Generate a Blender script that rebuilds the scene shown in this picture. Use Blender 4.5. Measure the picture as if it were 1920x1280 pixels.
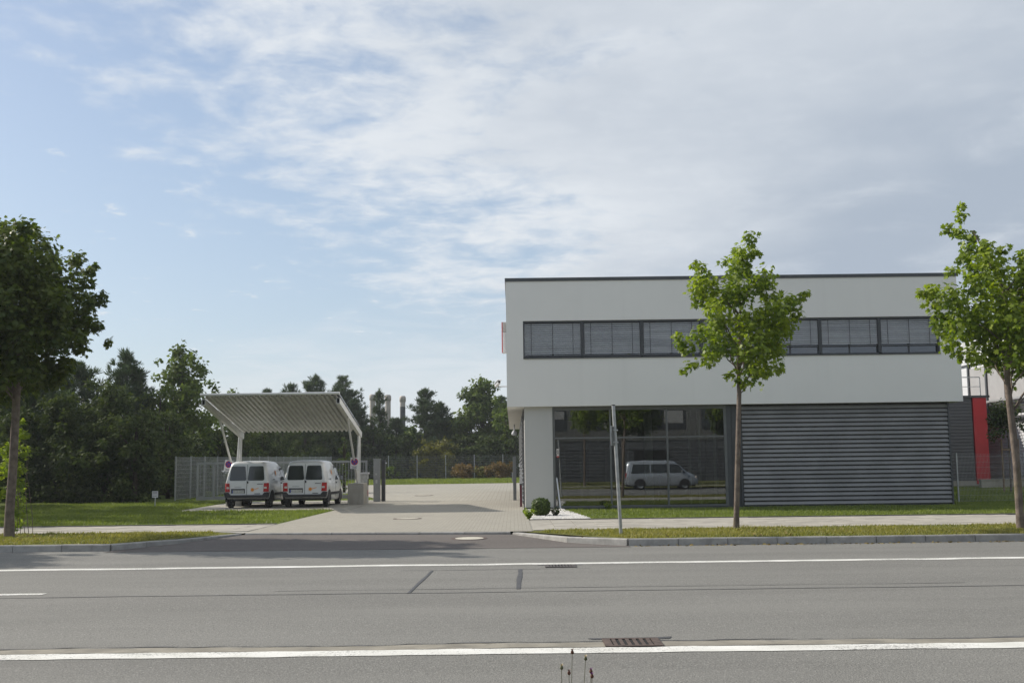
import bpy, bmesh, math, random
import numpy as np
from mathutils import Vector, Matrix, noise as mnoise
for o in list(bpy.data.objects): bpy.data.objects.remove(o)
R = math.radians
sc = bpy.context.scene
COL = sc.collection
rng = np.random.default_rng(7)
random.seed(7)

# ------------------------------------------------------------------ camera
EYE = 1.6; FPX = 2100.0; PITCH = math.atan(236/2100); ROLL = 0.0125
cam_d = bpy.data.cameras.new('camera'); cam = bpy.data.objects.new('camera', cam_d); COL.objects.link(cam)
cam_d.sensor_width = 36; cam_d.lens = 36*FPX/1920; cam_d.clip_start = .05; cam_d.clip_end = 3000
cam.matrix_world = (Matrix.Translation((0, 0, EYE)) @ Matrix.Rotation(math.pi/2 + PITCH, 4, 'X') @ Matrix.Rotation(-ROLL, 4, 'Z'))
sc.camera = cam

# ------------------------------------------------------------------ sun + sky
SUN_EL = R(33); SUN_AZ = R(-67.0)          # azimuth from +Y towards +X
sd = Vector((math.sin(SUN_AZ)*math.cos(SUN_EL), math.cos(SUN_AZ)*math.cos(SUN_EL), math.sin(SUN_EL)))
sl = bpy.data.lights.new('sun', 'SUN'); sun = bpy.data.objects.new('sun', sl); COL.objects.link(sun)
sl.energy = 4.6; sl.angle = R(0.6); sl.color = (1.0, .93, .82)
sun.rotation_euler = sd.to_track_quat('Z', 'Y').to_euler(); sun.location = sd*60

world = bpy.data.worlds.new('World'); sc.world = world; world.use_nodes = True
nt = world.node_tree; nt.nodes.clear()
def WN(t, **kw):
    n = nt.nodes.new(t)
    for k, v in kw.items(): setattr(n, k, v)
    return n
def wmath(op, a, b=None, c=None, clamp=False):
    n = WN('ShaderNodeMath', operation=op, use_clamp=clamp)
    for i, v in enumerate((a, b, c)):
        if v is None: continue
        if isinstance(v, (int, float)): n.inputs[i].default_value = v
        else: nt.links.new(v, n.inputs[i])
    return n.outputs[0]
def wramp(v, a, b):      # smooth 0..1
    n = WN('ShaderNodeMapRange', interpolation_type='SMOOTHSTEP'); nt.links.new(v, n.inputs[0])
    n.inputs[1].default_value = a; n.inputs[2].default_value = b
    return n.outputs[0]
def wnoise(vec, scale, detail=6, rough=.55, dist=0.0, off=(0, 0, 0)):
    m = WN('ShaderNodeMapping'); nt.links.new(vec, m.inputs[0]); m.inputs[1].default_value = off
    n = WN('ShaderNodeTexNoise'); nt.links.new(m.outputs[0], n.inputs['Vector'])
    n.inputs['Scale'].default_value = scale; n.inputs['Detail'].default_value = detail
    n.inputs['Roughness'].default_value = rough; n.inputs['Distortion'].default_value = dist
    return n.outputs['Fac']
def wmix(f, a, b):
    n = WN('ShaderNodeMix', data_type='RGBA')
    nt.links.new(f, n.inputs[0])
    for s, v in ((6, a), (7, b)):
        if isinstance(v, tuple): n.inputs[s].default_value = v + (1,)
        else: nt.links.new(v, n.inputs[s])
    return n.outputs[2]
sky = WN('ShaderNodeTexSky', sky_type='NISHITA', sun_disc=False)
sky.sun_elevation = SUN_EL; sky.sun_rotation = SUN_AZ; sky.altitude = 500
sky.air_density = 1.0; sky.dust_density = 1.6; sky.ozone_density = 1.4
tc = WN('ShaderNodeTexCoord'); sep = WN('ShaderNodeSeparateXYZ'); nt.links.new(tc.outputs['Generated'], sep.inputs[0])
zc = wmath('MAXIMUM', wmath('ADD', sep.outputs[2], .10), .03)
px_ = wmath('DIVIDE', sep.outputs[0], zc); py_ = wmath('DIVIDE', sep.outputs[1], zc)
cmb = WN('ShaderNodeCombineXYZ'); nt.links.new(px_, cmb.inputs[0]); nt.links.new(py_, cmb.inputs[1])
PV = cmb.outputs[0]
# cloud sheet seen as a flat layer overhead: its ragged edge runs down the left of the view, thin haze towards the horizon
n1 = wnoise(PV, 2.3, 9, .58, .5, (3.1, 1.7, 0)); n2 = wnoise(PV, 9.0, 8, .6, .3, (1.2, 7.7, 0)); n3 = wnoise(PV, .9, 5, .5, 0, (5.2, 2.2, 0))
edge = wmath('ADD', px_, wmath('SUBTRACT', .74, wmath('MULTIPLY', wmath('POWER', wmath('MAXIMUM', wmath('SUBTRACT', py_, 1.8), 0.0), 2.0), .10)))
cov = wmath('ADD', wmath('MULTIPLY', edge, .60), wmath('ADD', wmath('MULTIPLY', wmath('SUBTRACT', n1, .5), 1.5), wmath('MULTIPLY', wmath('SUBTRACT', n2, .5), .95)))
deck = wramp(cov, -.14, .52)
far = wramp(wmath('ADD', wmath('SUBTRACT', py_, 4.1), wmath('ADD', wmath('MULTIPLY', wmath('SUBTRACT', n1, .5), 3.2), wmath('MULTIPLY', px_, .55))), -.6, 1.6)
puff = wmath('MULTIPLY', wramp(wmath('ADD', n2, wmath('MULTIPLY', wmath('SUBTRACT', n1, .5), .55)), .60, .78), .75)
mask = wmath('MAXIMUM', wmath('MAXIMUM', wmath('MULTIPLY', deck, .94), wmath('MULTIPLY', far, .6)), puff)
veil = wmath('SUBTRACT', .60, wmath('MULTIPLY', wramp(sep.outputs[2], .0, .42), .34))
thick = wramp(wmath('ADD', wmath('MULTIPLY', edge, .55), wmath('MULTIPLY', wmath('SUBTRACT', n3, .5), 1.5)), .08, 1.10)
thick = wmath('MULTIPLY', thick, wramp(n1, .0, .55))
cloudc = wmix(thick, (.72, .757, .797), (.395, .455, .54))
cloudc = wmix(wmath('MULTIPLY', wmath('MULTIPLY', wramp(n2, .42, .75), wmath('SUBTRACT', 1.0, thick)), .30), cloudc, (.80, .83, .86))
skn = WN('ShaderNodeMix', data_type='RGBA', blend_type='MULTIPLY'); skn.inputs[0].default_value = 1
nt.links.new(sky.outputs[0], skn.inputs[6]); skn.inputs[7].default_value = (.12, .12, .12, 1)
base = wmix(veil, skn.outputs[2], (.50, .585, .68))
final = wmix(mask, base, cloudc)
bg = WN('ShaderNodeBackground'); nt.links.new(final, bg.inputs[0]); bg.inputs[1].default_value = 1.0
wo = WN('ShaderNodeOutputWorld'); nt.links.new(bg.outputs[0], wo.inputs[0])

sc.render.engine = 'CYCLES'
sc.cycles.max_bounces = 7; sc.cycles.transparent_max_bounces = 12; sc.cycles.glossy_bounces = 4; sc.cycles.transmission_bounces = 6
sc.cycles.use_denoising = True; sc.cycles.caustics_reflective = False; sc.cycles.caustics_refractive = False
vs = sc.view_settings; vs.view_transform = 'Standard'; vs.look = 'None'; vs.exposure = 0.12; vs.gamma = 1.0; vs.use_curve_mapping = False

# ------------------------------------------------------------------ helpers
def at(px, py, Y):
    """point of the place seen at photograph pixel (px, py), standing Y metres down the street axis"""
    u, v = px-960, 640-py
    c, s = math.cos(ROLL), math.sin(ROLL)
    u2, v2 = u*c+v*s, -u*s+v*c
    cp, sp = math.cos(PITCH), math.sin(PITCH)
    d = Vector((u2, FPX*cp-v2*sp, FPX*sp+v2*cp))
    return Vector((0, 0, EYE)) + d*(Y/d.y)
def zg(y): return .13 if y < 40 else (.13+(y-40)*.0098 if y < 100 else .718)

ORG = {}
def tag(o, label=None, cat=None, group=None, kind=None):
    if label: o['label'] = label
    if cat: o['category'] = cat
    if group: o['group'] = group
    if kind: o['kind'] = kind
    return o
def thing(name, loc, label, cat, group=None, rz=0):
    o = bpy.data.objects.new(name, None); COL.objects.link(o); o.location = loc; o.rotation_euler.z = rz
    o.empty_display_size = .2
    ORG[o.name] = Vector(loc)
    return tag(o, label, cat, group)
def link_mesh(name, me, loc=(0, 0, 0), parent=None, world=True):
    o = bpy.data.objects.new(name, me); COL.objects.link(o)
    L = Vector(loc); ORG[o.name] = L
    if parent is not None:
        o.parent = parent; o.location = L - ORG[parent.name]
    else: o.location = L
    return o
def fast_mesh(name, V, F, mat=None, smooth=False, rnd=None):
    """V (n,3) array, F (m,k) array of equal-sized faces"""
    V = np.asarray(V, np.float32); F = np.asarray(F, np.int32)
    me = bpy.data.meshes.new(name); k = F.shape[1]
    me.vertices.add(len(V)); me.vertices.foreach_set('co', V.ravel())
    me.loops.add(F.size); me.loops.foreach_set('vertex_index', F.ravel())
    me.polygons.add(len(F)); me.polygons.foreach_set('loop_start', np.arange(0, F.size, k, dtype=np.int32))
    me.polygons.foreach_set('loop_total', np.full(len(F), k, np.int32))
    if smooth: me.polygons.foreach_set('use_smooth', np.ones(len(F), bool))
    if rnd is not None:
        a = me.attributes.new('rnd', 'FLOAT', 'POINT'); a.data.foreach_set('value', np.asarray(rnd, np.float32))
    me.update(calc_edges=True); me.validate()
    if mat: me.materials.append(mat)
    return me
class MB:
    def __init__(s): s.v = []; s.f = []; s.sm = []; s.mi = []; s.mats = []
    def _m(s, mat):
        if mat is None: return 0
        if mat not in s.mats: s.mats.append(mat)
        return s.mats.index(mat)
    def add(s, v, f, smooth=False, mat=None):
        b = len(s.v); s.v += [tuple(p) for p in v]; i = s._m(mat)
        for q in f: s.f.append(tuple(b+k for k in q)); s.sm.append(smooth); s.mi.append(i)
        return s
    def box(s, x0, x1, y0, y1, z0, z1, mat=None):
        return s.add([(x, y, z) for z in (z0, z1) for y in (y0, y1) for x in (x0, x1)],
            [(0, 2, 3, 1), (4, 5, 7, 6), (0, 1, 5, 4), (2, 6, 7, 3), (0, 4, 6, 2), (1, 3, 7, 5)], mat=mat)
    def beam(s, a, b, w, h, up=(0, 0, 1), mat=None):
        a = Vector(a); b = Vector(b); d = (b-a).normalized(); up = Vector(up)
        if abs(d.dot(up)) > .98: up = Vector((0, 1, 0))
        x = d.cross(up).normalized(); y = x.cross(d)
        v = []
        for p in (a, b):
            for (i, j) in ((-1, -1), (1, -1), (1, 1), (-1, 1)): v.append(p+x*(i*w/2)+y*(j*h/2))
        return s.add(v, [(3, 2, 1, 0), (4, 5, 6, 7), (0, 1, 5, 4), (1, 2, 6, 5), (2, 3, 7, 6), (3, 0, 4, 7)], mat=mat)
    def tube(s, pts, rad, n=8, cap=True, mat=None, smooth=True):
        pts = [Vector(p) for p in pts]
        if isinstance(rad, (int, float)): rad = [rad]*len(pts)
        v = []; f = []; ref = None
        for i, p in enumerate(pts):
            d = (pts[min(i+1, len(pts)-1)]-pts[max(i-1, 0)]).normalized()
            if ref is None: ref = Vector((1, 0, 0)) if abs(d.x) < .8 else Vector((0, 1, 0))
            x = (ref-d*ref.dot(d)).normalized(); y = d.cross(x); ref = x
            for k in range(n):
                a = 2*math.pi*k/n; v.append(p+(x*math.cos(a)+y*math.sin(a))*rad[i])
        for i in range(len(pts)-1):
            for k in range(n):
                f.append((i*n+k, i*n+(k+1) % n, (i+1)*n+(k+1) % n, (i+1)*n+k))
        s.add(v, f, smooth, mat)
        if cap:
            s.add(v[:n], [tuple(range(n-1, -1, -1))], False, mat); s.add(v[-n:], [tuple(range(n))], False, mat)
        return s
    def disc(s, c, r0, r1, z, n=28, mat=None):
        if r0 <= 0:
            return s.add([(c[0]+r1*math.cos(2*math.pi*k/n), c[1]+r1*math.sin(2*math.pi*k/n), z) for k in range(n)], [tuple(range(n))], mat=mat)
        v = [(c[0]+r*math.cos(2*math.pi*k/n), c[1]+r*math.sin(2*math.pi*k/n), z) for r in (r0, r1) for k in range(n)]
        return s.add(v, [(k, n+k, n+(k+1) % n, (k+1) % n) for k in range(n)], mat=mat)
    def prism(s, poly, axis, a, b, mat=None, smooth=False):
        """poly: 2-D outline in the two other axes; extruded a..b along axis"""
        def P(u, v, t): return {0: (t, u, v), 1: (u, t, v), 2: (u, v, t)}[axis]
        n = len(poly); v = [P(*p, a) for p in poly]+[P(*p, b) for p in poly]
        s.add(v, [(k, (k+1) % n, n+(k+1) % n, n+k) for k in range(n)], smooth, mat)
        return s.add(v, [tuple(range(n-1, -1, -1)), tuple(range(n, 2*n))], False, mat)
    def mesh(s, name, mat=None, recentre=True, bevel=0):
        V = np.array(s.v, float)
        c = (V.min(0)+V.max(0))/2 if recentre else np.zeros(3)
        me = bpy.data.meshes.new(name); me.from_pydata([tuple(p) for p in (V-c)], [], s.f)
        me.polygons.foreach_set('use_smooth', s.sm)
        for m in (s.mats or ([mat] if mat else [])): me.materials.append(m)
        if len(s.mats) > 1: me.polygons.foreach_set('material_index', s.mi)
        bm = bmesh.new(); bm.from_mesh(me)
        bmesh.ops.recalc_face_normals(bm, faces=bm.faces)
        if bevel:
            ed = [e for e in bm.edges if len(e.link_faces) == 2 and e.calc_face_angle(0) > .6]
            bmesh.ops.bevel(bm, geom=ed, offset=bevel, segments=2, profile=.5, affect='EDGES')
        bm.to_mesh(me); bm.free()
        return me, Vector(c)
    def build(s, name, mat=None, parent=None, bevel=0):
        me, c = s.mesh(name, mat, True, bevel)
        return link_mesh(name, me, c, parent)
def box(name, b, mat, parent=None, bevel=0): return MB().box(*b).build(name, mat, parent, bevel)
def clone(o, loc, parent=None, rot=None, scale=None):
    c = o.copy(); COL.objects.link(c); ORG[c.name] = Vector(loc)
    if parent is not None: c.parent = parent; c.location = Vector(loc)-ORG[parent.name]
    else: c.location = loc
    if rot is not None: c.rotation_euler = rot
    if scale is not None: c.scale = scale
    return c
def copy_tree(o, parent=None):
    c = o.copy(); COL.objects.link(c); c.parent = parent
    for ch in o.children: copy_tree(ch, c)
    return c
def text_mesh(txt, size, mat, extrude=.001):
    cu = bpy.data.curves.new('lettering', 'FONT'); cu.body = txt; cu.size = size; cu.align_x = 'CENTER'; cu.align_y = 'CENTER'; cu.extrude = extrude; cu.resolution_u = 2
    o = bpy.data.objects.new('lettering', cu); COL.objects.link(o)
    bpy.context.view_layer.update()
    me = bpy.data.meshes.new_from_object(o.evaluated_get(bpy.context.evaluated_depsgraph_get()))
    bpy.data.objects.remove(o); me.materials.clear(); me.materials.append(mat)
    return me

# ------------------------------------------------------------------ materials
def lin(c): return tuple(((x/255)/12.92 if x/255 <= .04045 else ((x/255+.055)/1.055)**2.4) for x in c)
class NT:
    def __init__(s, name):
        s.m = bpy.data.materials.new(name); s.m.use_nodes = True; s.t = s.m.node_tree; s.t.nodes.clear()
        s.out = s.n('ShaderNodeOutputMaterial')
    def n(s, t, **kw):
        n = s.t.nodes.new(t)
        for k, v in kw.items(): setattr(n, k, v)
        return n
    def l(s, a, b): s.t.links.new(a, b)
    def set(s, sock, v):
        if isinstance(v, bpy.types.NodeSocket): s.l(v, sock)
        elif isinstance(v, tuple) and len(v) == 3 and sock.type == 'RGBA': sock.default_value = v+(1,)
        else: sock.default_value = v
    def coord(s, kind='Object'): return s.n('ShaderNodeTexCoord').outputs[kind]
    def world(s): return s.n('ShaderNodeNewGeometry').outputs['Position']
    def noise(s, vec, scale, detail=4, rough=.55, dist=0):
        n = s.n('ShaderNodeTexNoise'); s.l(vec, n.inputs['Vector'])
        n.inputs['Scale'].default_value = scale; n.inputs['Detail'].default_value = detail; n.inputs['Roughness'].default_value = rough; n.inputs['Distortion'].default_value = dist
        return n.outputs['Fac']
    def mapping(s, vec, scale=(1, 1, 1), rot=(0, 0, 0), loc=(0, 0, 0)):
        n = s.n('ShaderNodeMapping'); s.l(vec, n.inputs[0]); n.inputs[1].default_value = loc; n.inputs[2].default_value = rot; n.inputs[3].default_value = scale
        return n.outputs[0]
    def ramp(s, v, a, b, lo=0., hi=1., smooth=True):
        n = s.n('ShaderNodeMapRange'); s.l(v, n.inputs[0])
        if smooth: n.interpolation_type = 'SMOOTHSTEP'
        for i, x in enumerate((a, b, lo, hi)): n.inputs[i+1].default_value = x
        return n.outputs[0]
    def mix(s, f, a, b, blend='MIX'):
        n = s.n('ShaderNodeMix', data_type='RGBA', blend_type=blend); s.set(n.inputs[0], f); s.set(n.inputs[6], a); s.set(n.inputs[7], b)
        return n.outputs[2]
    def math(s, op, a, b=0.0):
        n = s.n('ShaderNodeMath', operation=op); s.set(n.inputs[0], a); s.set(n.inputs[1], b); return n.outputs[0]
    def bump(s, h, strength=.3, dist=.01):
        n = s.n('ShaderNodeBump'); s.l(h, n.inputs['Height']); n.inputs['Strength'].default_value = strength; n.inputs['Distance'].default_value = dist
        return n.outputs[0]
    def pbr(s, col, rough=.6, metal=0., normal=None, spec=.5, coat=0.):
        p = s.n('ShaderNodeBsdfPrincipled'); s.set(p.inputs['Base Color'], col); s.set(p.inputs['Roughness'], rough); p.inputs['Metallic'].default_value = metal
        p.inputs['Specular IOR Level'].default_value = spec; p.inputs['Coat Weight'].default_value = coat
        if normal is not None: s.l(normal, p.inputs['Normal'])
        s.l(p.outputs[0], s.out.inputs[0]); return s.m
def plain(name, col, rough=.6, var=.12, scale=3., metal=0., spec=.5, bump=0., bscale=80., objvar=0., coat=0., dirt=None, dist=.004):
    t = NT(name); w = t.world()
    c = t.mix(t.ramp(t.noise(w, scale, 5), .3, .7), tuple(x*(1-var) for x in col), tuple(min(1, x*(1+var)) for x in col))
    if objvar:
        rnd = t.n('ShaderNodeObjectInfo').outputs['Random']
        c = t.mix(1.0, c, t.mix(rnd, (1-objvar,)*3, (1+objvar,)*3), 'MULTIPLY')
    if dirt:
        c = t.mix(t.ramp(t.noise(t.mapping(w, (1, 1, .35)), dirt[1], 6, .6), .5, .75, 0, dirt[2]), c, dirt[0])
    nm = t.bump(t.noise(w, bscale, 3), bump, dist) if bump else None
    return t.pbr(c, rough, metal, nm, spec, coat)

# ------------------------------------------------------------------ ground materials
def asphalt(name, col, speck=.55):
    t = NT(name); w = t.world()
    big = t.ramp(t.noise(t.mapping(w, (.25, 1, 1)), .6, 5, .6), .3, .7)
    c = t.mix(big, tuple(x*.90 for x in col), tuple(x*1.08 for x in col))
    fine = t.noise(w, 55, 4, .75); c = t.mix(1.0, c, t.mix(t.ramp(fine, .33, .67), (1-speck*.6,)*3, (1+speck*.6,)*3), 'MULTIPLY')
    vor = t.n('ShaderNodeTexVoronoi'); t.l(w, vor.inputs['Vector']); vor.inputs['Scale'].default_value = 70
    sp = t.n('ShaderNodeSeparateColor'); t.l(vor.outputs['Color'], sp.inputs[0])
    c = t.mix(t.ramp(sp.outputs[0], .86, .97, 0, .5), c, tuple(min(1, x*1.9) for x in col))
    c = t.mix(t.ramp(sp.outputs[1], .88, .98, 0, .5), c, tuple(x*.45 for x in col))
    # tyre polished tracks and oil drips along the lanes
    st = t.noise(t.mapping(w, (.05, 1.6, 1)), 1.0, 4, .6)
    c = t.mix(t.ramp(st, .55, .75, 0, .28), c, tuple(x*.68 for x in col))
    y = t.n('ShaderNodeSeparateXYZ'); t.l(w, y.inputs[0])
    trk = t.math('SINE', t.math('MULTIPLY', y.outputs[1], 3.05)); c = t.mix(t.ramp(t.math('ADD', trk, t.math('MULTIPLY', t.noise(t.mapping(w, (.12, 1, 1)), 1.2, 4), 1.4)), .9, 1.9, 0, .30), c, tuple(x*1.14 for x in col))
    blot = t.noise(t.mapping(w, (.5, .8, 1)), 1.7, 7, .7)
    c = t.mix(t.ramp(blot, .60, .74, 0, .4), c, tuple(x*.62 for x in col))
    nm = t.bump(t.math('ADD', fine, t.math('MULTIPLY', vor.outputs['Distance'], .8)), .45, .012)
    return t.pbr(c, t.ramp(fine, .3, .7, .78, .95), 0, nm, .3)
M_ASPH = asphalt('asphalt_road', (.185, .18, .165))
M_APRON = asphalt('asphalt_apron', (.125, .11, .10), .4)
def blocks(name, c1, c2, joint, bw, rh, rot=0.0):
    t = NT(name); w = t.world()
    b = t.n('ShaderNodeTexBrick'); t.l(t.mapping(w, (1, 1, 1), (0, 0, rot)), b.inputs['Vector'])
    b.inputs['Color1'].default_value = c1+(1,); b.inputs['Color2'].default_value = c2+(1,); b.inputs['Mortar'].default_value = joint+(1,)
    b.inputs['Scale'].default_value = 1; b.inputs['Mortar Size'].default_value = .006; b.inputs['Brick Width'].default_value = bw; b.inputs['Row Height'].default_value = rh
    b.inputs['Bias'].default_value = -.2
    c = t.mix(t.ramp(t.noise(w, .35, 6, .6), .35, .7, 0, .35), b.outputs['Color'], tuple(x*.72 for x in c1))
    c = t.mix(t.ramp(t.noise(w, 1.9, 6, .65), .58, .74, 0, .4), c, (.16, .15, .12))
    c = t.mix(1., c, t.mix(t.ramp(t.noise(w, 60, 3), .3, .7), (.88,)*3, (1.1,)*3), 'MULTIPLY')
    nm = t.bump(b.outputs['Fac'], -.6, .006)
    return t.pbr(c, .9, 0, nm, .25)
M_BLOCK = blocks('block_paving', (.37, .345, .29), (.31, .29, .25), (.15, .14, .12), .2, .1)
M_BLOCK2 = blocks('block_paving_courtyard', (.36, .34, .29), (.31, .295, .26), (.16, .15, .13), .3, .2, math.pi/2)
M_SLAB = plain('paving_slab_concrete', (.37, .345, .30), .9, .10, 2.5, bump=.3, bscale=120, objvar=.07, dirt=((.22, .20, .16), 2.2, .5), spec=.25)
M_KERB = plain('kerb_granite', (.33, .32, .30), .85, .14, 6, bump=.4, bscale=90, objvar=.10, dirt=((.16, .155, .14), 3.5, .6), spec=.3)
M_CONC = plain('concrete', (.36, .345, .31), .9, .1, 2.2, bump=.3, bscale=70, dirt=((.22, .21, .18), 2.5, .5), spec=.25)
M_EDGE = plain('edging_stone', (.11, .105, .095), .9, .2, 5, bump=.3)
def soilgrass(name, a, b, c3, patch=.5):
    t = NT(name); w = t.world()
    c = t.mix(t.ramp(t.noise(w, 1.3, 6, .65), .3, .7), a, b)
    c = t.mix(t.ramp(t.noise(w, 4.5, 5, .7), .52, .70, 0, patch), c, c3)
    c = t.mix(1., c, t.mix(t.ramp(t.noise(w, 35, 4, .7), .25, .75), (.55,)*3, (1.35,)*3), 'MULTIPLY')
    return t.pbr(c, .95, 0, t.bump(t.noise(w, 30, 4, .7), .8, .05), .1)
M_LAWN = soilgrass('lawn_ground', (.088, .12, .028), (.125, .16, .038), (.15, .14, .06), .35)
M_VERGE = soilgrass('verge_ground', (.125, .14, .035), (.18, .175, .055), (.25, .21, .09), .6)
M_GROUND = soilgrass('far_ground', (.045, .06, .018), (.07, .085, .025), (.08, .075, .04), .4)
M_GRAVEL = plain('white_gravel_bed', (.50, .48, .45), .9, .3, 18, bump=.8, bscale=45)
def paint():
    t = NT('road_paint'); w = t.world()
    worn = t.math('ADD', t.math('MULTIPLY', t.noise(w, 38, 5, .75), .62), t.math('MULTIPLY', t.noise(t.mapping(w, (.5, 1, 1)), 1.5, 4, .6), .38))
    c = t.mix(t.ramp(t.noise(w, 2.2, 5), .3, .7), (.60, .59, .54), (.74, .73, .69))
    c = t.mix(t.ramp(worn, .525, .585, 0, .85), c, (.20, .195, .18))
    return t.pbr(c, .7, 0, t.bump(t.noise(w, 70, 3), .2, .004), .35)
M_PAINT = paint()
M_TAR = plain('tar_seam', (.055, .054, .055), .6, .25, 9, bump=.3)
M_TAR2 = plain('tar_joint', (.085, .083, .08), .7, .3, 4)

# ------------------------------------------------------------------ ground sheets
def sheet(name, pts, mat, dz=0.0, flat=None, cuts=(40, 60, 80, 100), kind='structure', zf=None):
    bm = bmesh.new(); bm.faces.new([bm.verts.new((x, y, 0)) for x, y in pts])
    for c in cuts:
        bmesh.ops.bisect_plane(bm, geom=bm.verts[:]+bm.edges[:]+bm.faces[:], plane_co=(0, c, 0), plane_no=(0, 1, 0))
    for v in bm.verts: v.co.z = (flat if flat is not None else (zf(v.co.x, v.co.y) if zf else zg(v.co.y)))+dz
    bmesh.ops.recalc_face_normals(bm, faces=bm.faces)
    for f in bm.faces:
        if f.normal.z < 0: f.normal_flip()
    me = bpy.data.meshes.new(name); bm.to_mesh(me); bm.free(); me.materials.append(mat)
    o = link_mesh(name, me)
    if kind: o['kind'] = kind
    return o
sheet('ground', [(-380, -110), (380, -110), (380, 520), (-380, 520)], M_GROUND, -.06, zf=lambda x, y: 0 if y < 30 else zg(y)-.1)
sheet('road', [(-90, .3), (90, .3), (90, 23.3), (-90, 23.3)], M_ASPH, 0, flat=0)
AP = [(-8.25, 23.3), (-6.42, 26.82), (-.05, 26.05), (2.3, 22.98)]
apron = sheet('driveway_apron', [(-8.3, 22.9), AP[0], AP[1], AP[2], AP[3], (2.32, 22.6)], M_APRON, .005, zf=lambda x, y: max(0, (y-23.2)/3.3*.085), cuts=(23.2, 24.5, 25.5))
sheet('driveway', [(-6.45, 26.95), (.42, 26.15), (.42, 31.6), (.34, 48.2), (-.1, 48.2), (-5.9, 48.2), (-5.95, 41.2), (-6.5, 41.2), (-6.5, 31.0)], M_BLOCK, .006)
sheet('carport_pad', [(-12.4, 41.4), (-5.95, 41.2), (-5.9, 50.2), (-12.4, 50.2)], M_BLOCK2, .010)
sheet('courtyard', [(-5.9, 48.2), (.34, 48.2), (.36, 60), (6, 79.6), (-15.4, 77.8), (-15.4, 66), (-8, 58), (-5.9, 50.5)], M_BLOCK2, .008)
sheet('lawn', [(.42, 31.55), (60, 31.55), (60, 89.9), (6.05, 79.5), (.40, 60), (.38, 48.2)], M_LAWN, .0)
sheet('verge', [(.2, 26.2), (2.35, 23.0), (60, 23.0), (60, 26.62), (.42, 26.62)], M_VERGE, -.005)
sheet('verge', [(-60, 23.4), (-8.3, 23.4), (-6.6, 26.9), (-7.2, 27.62), (-60, 27.75)], M_VERGE, -.005)
sheet('lawn', [(-60, 31.12), (-6.5, 31.02), (-6.5, 41.3), (-12.4, 41.4), (-12.4, 50.3), (-5.9, 50.3), (-8, 58), (-15.4, 66), (-15.4, 77.8), (6, 79.6), (60, 90), (60, 110), (-60, 110)], M_LAWN, .0)
sheet('near_verge', [(-60, -30), (6.3, -30), (6.3, 3.9), (-60, 3.9)], M_VERGE, 0, flat=.10)
sheet('near_verge', [(6.5, -30), (60, -30), (60, .5), (6.5, .5)], M_VERGE, 0, flat=.10)
# footpath bed and its slabs
def footpath(pts, x0, x1, y0f, rows, rh, w, group):
    bed = sheet('footpath', pts, M_CONC, -.004)
    me, _ = MB().box(-w/2+.006, w/2-.006, -rh/2+.006, rh/2-.006, -.03, 0).mesh('paving_slab', M_SLAB, False)
    n = int((x1-x0)/w)
    for r in range(rows):
        for k in range(n):
            x = x0+(k+.5)*w + (w/2 if r % 2 else 0)*.0
            o = bpy.data.objects.new('paving_slab', me); COL.objects.link(o); o.parent = bed
            o.location = (x, y0f(x)+(r+.5)*rh, .14+random.uniform(-.0025, .0025)); o.rotation_euler = (random.uniform(-.003, .003), random.uniform(-.003, .003), 0)
    return bed
footpath([(.42, 26.62), (60, 26.62), (60, 31.5), (.42, 31.5)], .44, 13.7, lambda x: 26.64, 9, .54, .55, 'r')
footpath([(-60, 27.75), (-7.2, 27.62), (-6.45, 26.95), (-6.5, 31.0), (-60, 31.1)], -15.3, -6.5, lambda x: 27.70, 6, .565, .55, 'l')
MB().box(.43, 40, 31.5, 31.57, .05, .165).build('lawn_edging', M_EDGE)['kind'] = 'structure'
MB().box(-40, -6.52, 31.02, 31.10, .05, .165).build('lawn_edging', M_EDGE)['kind'] = 'structure'
# kerb stones
def kerb_run(pts, h0, h1, stone=1.0):
    root = bpy.data.objects.new('kerb', None); COL.objects.link(root); root['kind'] = 'structure'
    root.location = (pts[0][0], pts[0][1], 0); ORG[root.name] = Vector(root.location)
    tot = sum(math.dist(a, b) for a, b in zip(pts, pts[1:])); done = 0
    for a, b in zip(pts, pts[1:]):
        L = math.dist(a, b); n = max(1, round(L/stone))
        for k in range(n):
            p = [Vector((a[0]+(b[0]-a[0])*t, a[1]+(b[1]-a[1])*t, 0)) for t in ((k+.006)/n, (k+1-.006)/n)]
            d = (p[1]-p[0]).normalized(); nrm = Vector((-d.y, d.x, 0))
            if nrm.y < 0: nrm = -nrm
            v = []
            for q, s in ((p[0], (done+L*k/n)/tot), (p[1], (done+L*(k+1)/n)/tot)):
                h = h0+(h1-h0)*s + random.uniform(-.004, .004); j = random.uniform(-.006, .006)
                v += [q+nrm*(j)+Vector((0, 0, -.05)), q+nrm*(j+.012)+Vector((0, 0, h-.02)), q+nrm*(j+.03)+Vector((0, 0, h)), q+nrm*.15+Vector((0, 0, h)), q+nrm*.15+Vector((0, 0, -.05))]
            MB().add(v, [(0, 1, 6, 5), (1, 2, 7, 6), (2, 3, 8, 7), (3, 4, 9, 8), (4, 3, 2, 1, 0), (5, 6, 7, 8, 9)]).build('kerb_stone', M_KERB, root)
        done += L
kerb_run([(2.3, 22.88), (16.3, 22.95)], .14, .14)
kerb_run([(-.05, 25.98), (1.1, 23.85), (2.26, 22.9)], .125, .14)
kerb_run([(-16.3, 23.35), (-8.3, 23.28)], .14, .14)
kerb_run([(-8.25, 23.3), (-7.3, 24.7), (-6.42, 26.78)], .14, .125)
kerb_run([(-6.38, 26.80), (-.1, 26.02)], .137, .137)
kerb_run([(-16, 3.85), (6.4, 3.85)], .11, .11)
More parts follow.
